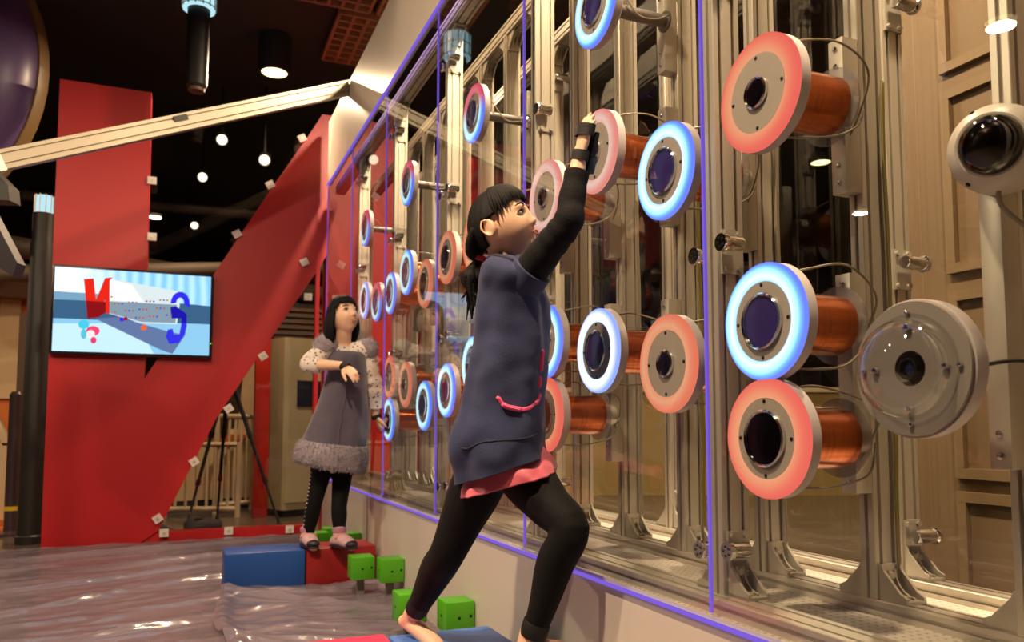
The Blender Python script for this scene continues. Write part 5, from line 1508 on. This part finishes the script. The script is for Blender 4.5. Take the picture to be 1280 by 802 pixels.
# floral white shirt sleeves
def floral():
    m = mat('floral_cotton', (226, 216, 210), 0.75)
    nt = m.node_tree; b = nt.nodes['Principled BSDF']
    tc = nt.nodes.new('ShaderNodeTexCoord'); v = nt.nodes.new('ShaderNodeTexVoronoi'); v.inputs['Scale'].default_value = 52
    nt.links.new(tc.outputs['Object'], v.inputs['Vector'])
    cr = nt.nodes.new('ShaderNodeValToRGB'); cr.color_ramp.elements[0].position = 0.22; cr.color_ramp.elements[0].color = srgb(128, 96, 110)
    cr.color_ramp.elements[1].position = 0.36; cr.color_ramp.elements[1].color = srgb(230, 220, 214)
    nt.links.new(v.outputs['Distance'], cr.inputs[0]); nt.links.new(cr.outputs[0], b.inputs['Base Color'])
    return m
M_floral = floral()
sR = sleeve([shR, shR.lerp(elR, .5), elR, elR.lerp(wrR, .32)], [0.046, 0.047, 0.044, 0.038], 24, 0.003, 90); sR.build('shirt_sleeve', M_floral, g2, 180)
sL = sleeve([shL, shL.lerp(elL, .5), elL, elL.lerp(wrL, .75)], [0.046, 0.046, 0.044, 0.034], 24, 0.003, 90); sL.build('shirt_sleeve', M_floral, g2, 180)
MB().tube([neckb - CU * 0.008, neckb - CU * 0.03, Vector((-0.200, 3.805, 1.093)), Vector((-0.199, 3.809, 1.032)), Vector((-0.201, 3.830, 0.924))], [0.047, 0.060, 0.080, 0.085, 0.082], 28, 6, False).build('shirt', M_floral, g2, 60)
MB().tube([Vector((-0.244, 3.821, 1.116)), shR], [0.055, 0.05], 20, 1).build('shirt_shoulder', M_floral, g2, 60)
MB().tube([Vector((-0.147, 3.802, 1.114)), shL], [0.055, 0.05], 20, 1).build('shirt_shoulder', M_floral, g2, 60)
M_grey = mat('grey_tweed', (86, 80, 98), 0.85, noise_amt=0.15, noise_scale=40, sheen=0.3, bump=0.15, bump_scale=160)
CBd = CB
secs = [((-0.255, 3.825, 1.120), (-0.108, 3.786, 1.114), 0.080, CBd), ((-0.272, 3.835, 1.093), (-0.096, 3.783, 1.087), 0.106, CBd),
        ((-0.279, 3.845, 1.001), (-0.090, 3.788, 1.002), 0.115, CBd), ((-0.299, 3.874, 0.886), (-0.081, 3.805, 0.879), 0.12, CBd),
        ((-0.337, 3.911, 0.770), (-0.078, 3.825, 0.747), 0.14, CBd), ((-0.367, 3.930, 0.689), (-0.086, 3.837, 0.646), 0.155, CBd),
        ((-0.380, 3.940, 0.631), (-0.095, 3.847, 0.576), 0.16, CBd)]
dress2 = cloth_loft('dress', secs, M_grey, g2, 0.004, 12.0, 56, 7, 0.008, 6, 0.004, False, 0.3)
M_fur = mat('grey_fur', (150, 140, 152), 0.95, noise_amt=0.2, noise_scale=50, sheen=0.6)
def furry(o, n, L, parent, seed, m):
    # short tufts over a surface
    r = random.Random(seed); polys = list(o.data.polygons); vs = []; fs = []
    for _ in range(n):
        p = r.choice(polys); c = p.center + Vector((r.uniform(-.006, .006), r.uniform(-.006, .006), r.uniform(-.006, .006)))
        nn = (p.normal + Vector((r.uniform(-.6, .6), r.uniform(-.6, .6), r.uniform(-.9, .1)))).normalized()
        s = nn.orthogonal().normalized() * 0.0016; t = nn.cross(s).normalized() * 0.0016
        k = len(vs); l = L * r.uniform(.6, 1.2)
        vs += [c + s, c - s * .5 + t, c - s * .5 - t, c + nn * l]
        fs += [(k, k + 1, k + 3), (k + 1, k + 2, k + 3), (k + 2, k, k + 3)]
    mb = MB(); mb.add(vs, fs)
    f = mb.build('fur_tufts', m, parent, 0, False); f['kind'] = 'stuff'
    return f
secs = [((-0.371, 3.931, 0.697), (-0.083, 3.834, 0.661), 0.158, CBd), ((-0.396, 3.933, 0.666), (-0.074, 3.835, 0.615), 0.172, CBd), ((-0.398, 3.938, 0.616), (-0.080, 3.842, 0.556), 0.172, CBd), ((-0.383, 3.934, 0.593), (-0.097, 3.851, 0.537), 0.16, CBd)]
hem = cloth_loft('fur_hem', secs, M_fur, g2, 0.004, 20, 56, 5, 0.004, 8, 0.004)
furry(hem, 3800, 0.014, hem, 5, M_fur)
for c, r_ in ((shR + CU * 0.012 - CR * 0.004, 0.062), (shL + CU * 0.004 + CR * 0.012, 0.058)):
    mb = MB().ell(c, (r_, r_, r_ * 0.92), 22, 14)
    mb.v = [tuple(Vector(p) + (Vector(p) - c).normalized() * noise.noise(Vector(p) * 26) * 0.006) for p in mb.v]
    pf = mb.build('puff_sleeve', M_fur, g2, 80)
    furry(pf, 900, 0.012, pf, 9, M_fur)
trim('front_pleat', dress2, [(-0.231, 3.603, 1.054), (-0.220, 3.610, 0.916), (-0.229, 3.626, 0.770), (-0.245, 3.645, 0.624)], 0.003, M_grey, dress2, 0.001)
# hair
hair2 = hair_cap(HM, HS, g2, 0.86, 2.1)
mb = MB()
fringe(mb, HM, HS, 8, 1.16, 1.62)
mb.build('fringe', M_hair, hair2, 60)
mb = MB()
for i in range(46):        # shoulder-length hair hanging behind the face
    a = math.radians(75 + 210 * i / 45)
    st = HM @ (Vector((0.075 * math.cos(a), 0.07 * math.sin(a), 0.0 + 0.02 * rnd.random())) * HS)
    out = HM.to_3x3() @ Vector((math.cos(a), math.sin(a), 0)); out.z = 0; out.normalize()
    ln = 0.125 + 0.03 * rnd.random()
    mb.tube([st, st + out * 0.012 - CU * ln * 0.45, st + out * 0.006 - CU * ln * 0.8, st - CU * ln - out * 0.006], [0.011, 0.012, 0.009, 0.002], 7, 4)
mb.build('hanging_hair', M_hair, hair2, 60)
# patterned shoes
M_shoe = mat('pink_shoe', (206, 168, 176), 0.7, noise_amt=0.35, noise_scale=45)
M_shoe2 = mat('shoe_pattern', (226, 150, 132), 0.7, noise_amt=0.3, noise_scale=60)
for an, f_, lab in ((anA, fA, 0), (anB, fB, 1)):
    f_ = f_.normalized(); base = Vector((an.x, an.y, 0.186))
    sh = MB(); sh.tube([an + CU * 0.035, an, base + CU * 0.032 - f_ * 0.018], [0.031, 0.031, 0.030], 16, 4, True)
    sh.tube([base + CU * 0.03 - f_ * 0.022, base + CU * 0.036 + f_ * 0.02, base + CU * 0.03 + f_ * 0.06, base + CU * 0.022 + f_ * 0.092], [0.031, 0.036, 0.035, 0.028], 16, 4, True, 0.85, CU)
    so = link('shoe', bake(sh, 0.004, 3, 'shoe'), g2); so.data.materials.append(M_shoe)
    MB().tube([base + CU * 0.006 - f_ * 0.03, base + CU * 0.006 + f_ * 0.04, base + CU * 0.007 + f_ * 0.105], [0.030, 0.036, 0.028], 14, 4, True, 0.25, CU).build('sole', mat('sole_dark', (30, 26, 32), 0.6), so)
    MB().ell(base + CU * 0.022 + f_ * 0.094, (0.031, 0.031, 0.021), 14, 10).build('toe_cap', mat('toe_dark', (34, 28, 36), 0.5), so)
    MB().tube([base + CU * 0.05 + f_ * 0.02 - f_.cross(CU) * 0.034, base + CU * 0.072 + f_ * 0.025, base + CU * 0.05 + f_ * 0.02 + f_.cross(CU) * 0.034], 0.007, 8, 5).build('strap', M_shoe2, so)
    MB().lathe(an + CU * 0.025, (0, 0, 1), [(0, 0.032), (0.004, 0.035), (0.02, 0.035), (0.024, 0.030)], 20, False, False).build('cuff', mat('shoe_cuff', (176, 126, 150), 0.8), so)
for wr, hdv, lab in ((wrR, hdR, 'black strap and finger pad on the bent right hand of the girl in grey'), (wrL, hdL, 'black strap and finger pad on the left hand of the girl in grey')):
    pd = thing('wrist_pad', lab, 'strap', tuple(wr))
    u = hdv.orthogonal().normalized(); v = hdv.cross(u)
    band(wr + hdv * 0.006, hdv, 0.0215, 0.0215, 0.022, u, v).build('wrist_band', M_strap, pd)
    side = (CR * 0.8 + CB * 0.2 - CU * 0.5); side = (side - hdv * side.dot(hdv)).normalized()
    m_ = Matrix.Translation(wr + hdv * 0.055 + side * 0.024) @ Matrix((hdv, side.cross(hdv).normalized() * -1, side)).transposed().to_4x4()
    b = MB().bbox((0, 0, 0), (0.05, 0.034, 0.014), 0.004); b.v = [tuple(m_ @ Vector(p)) for p in b.v]
    b.build('finger_pad', M_blackgloss, pd)
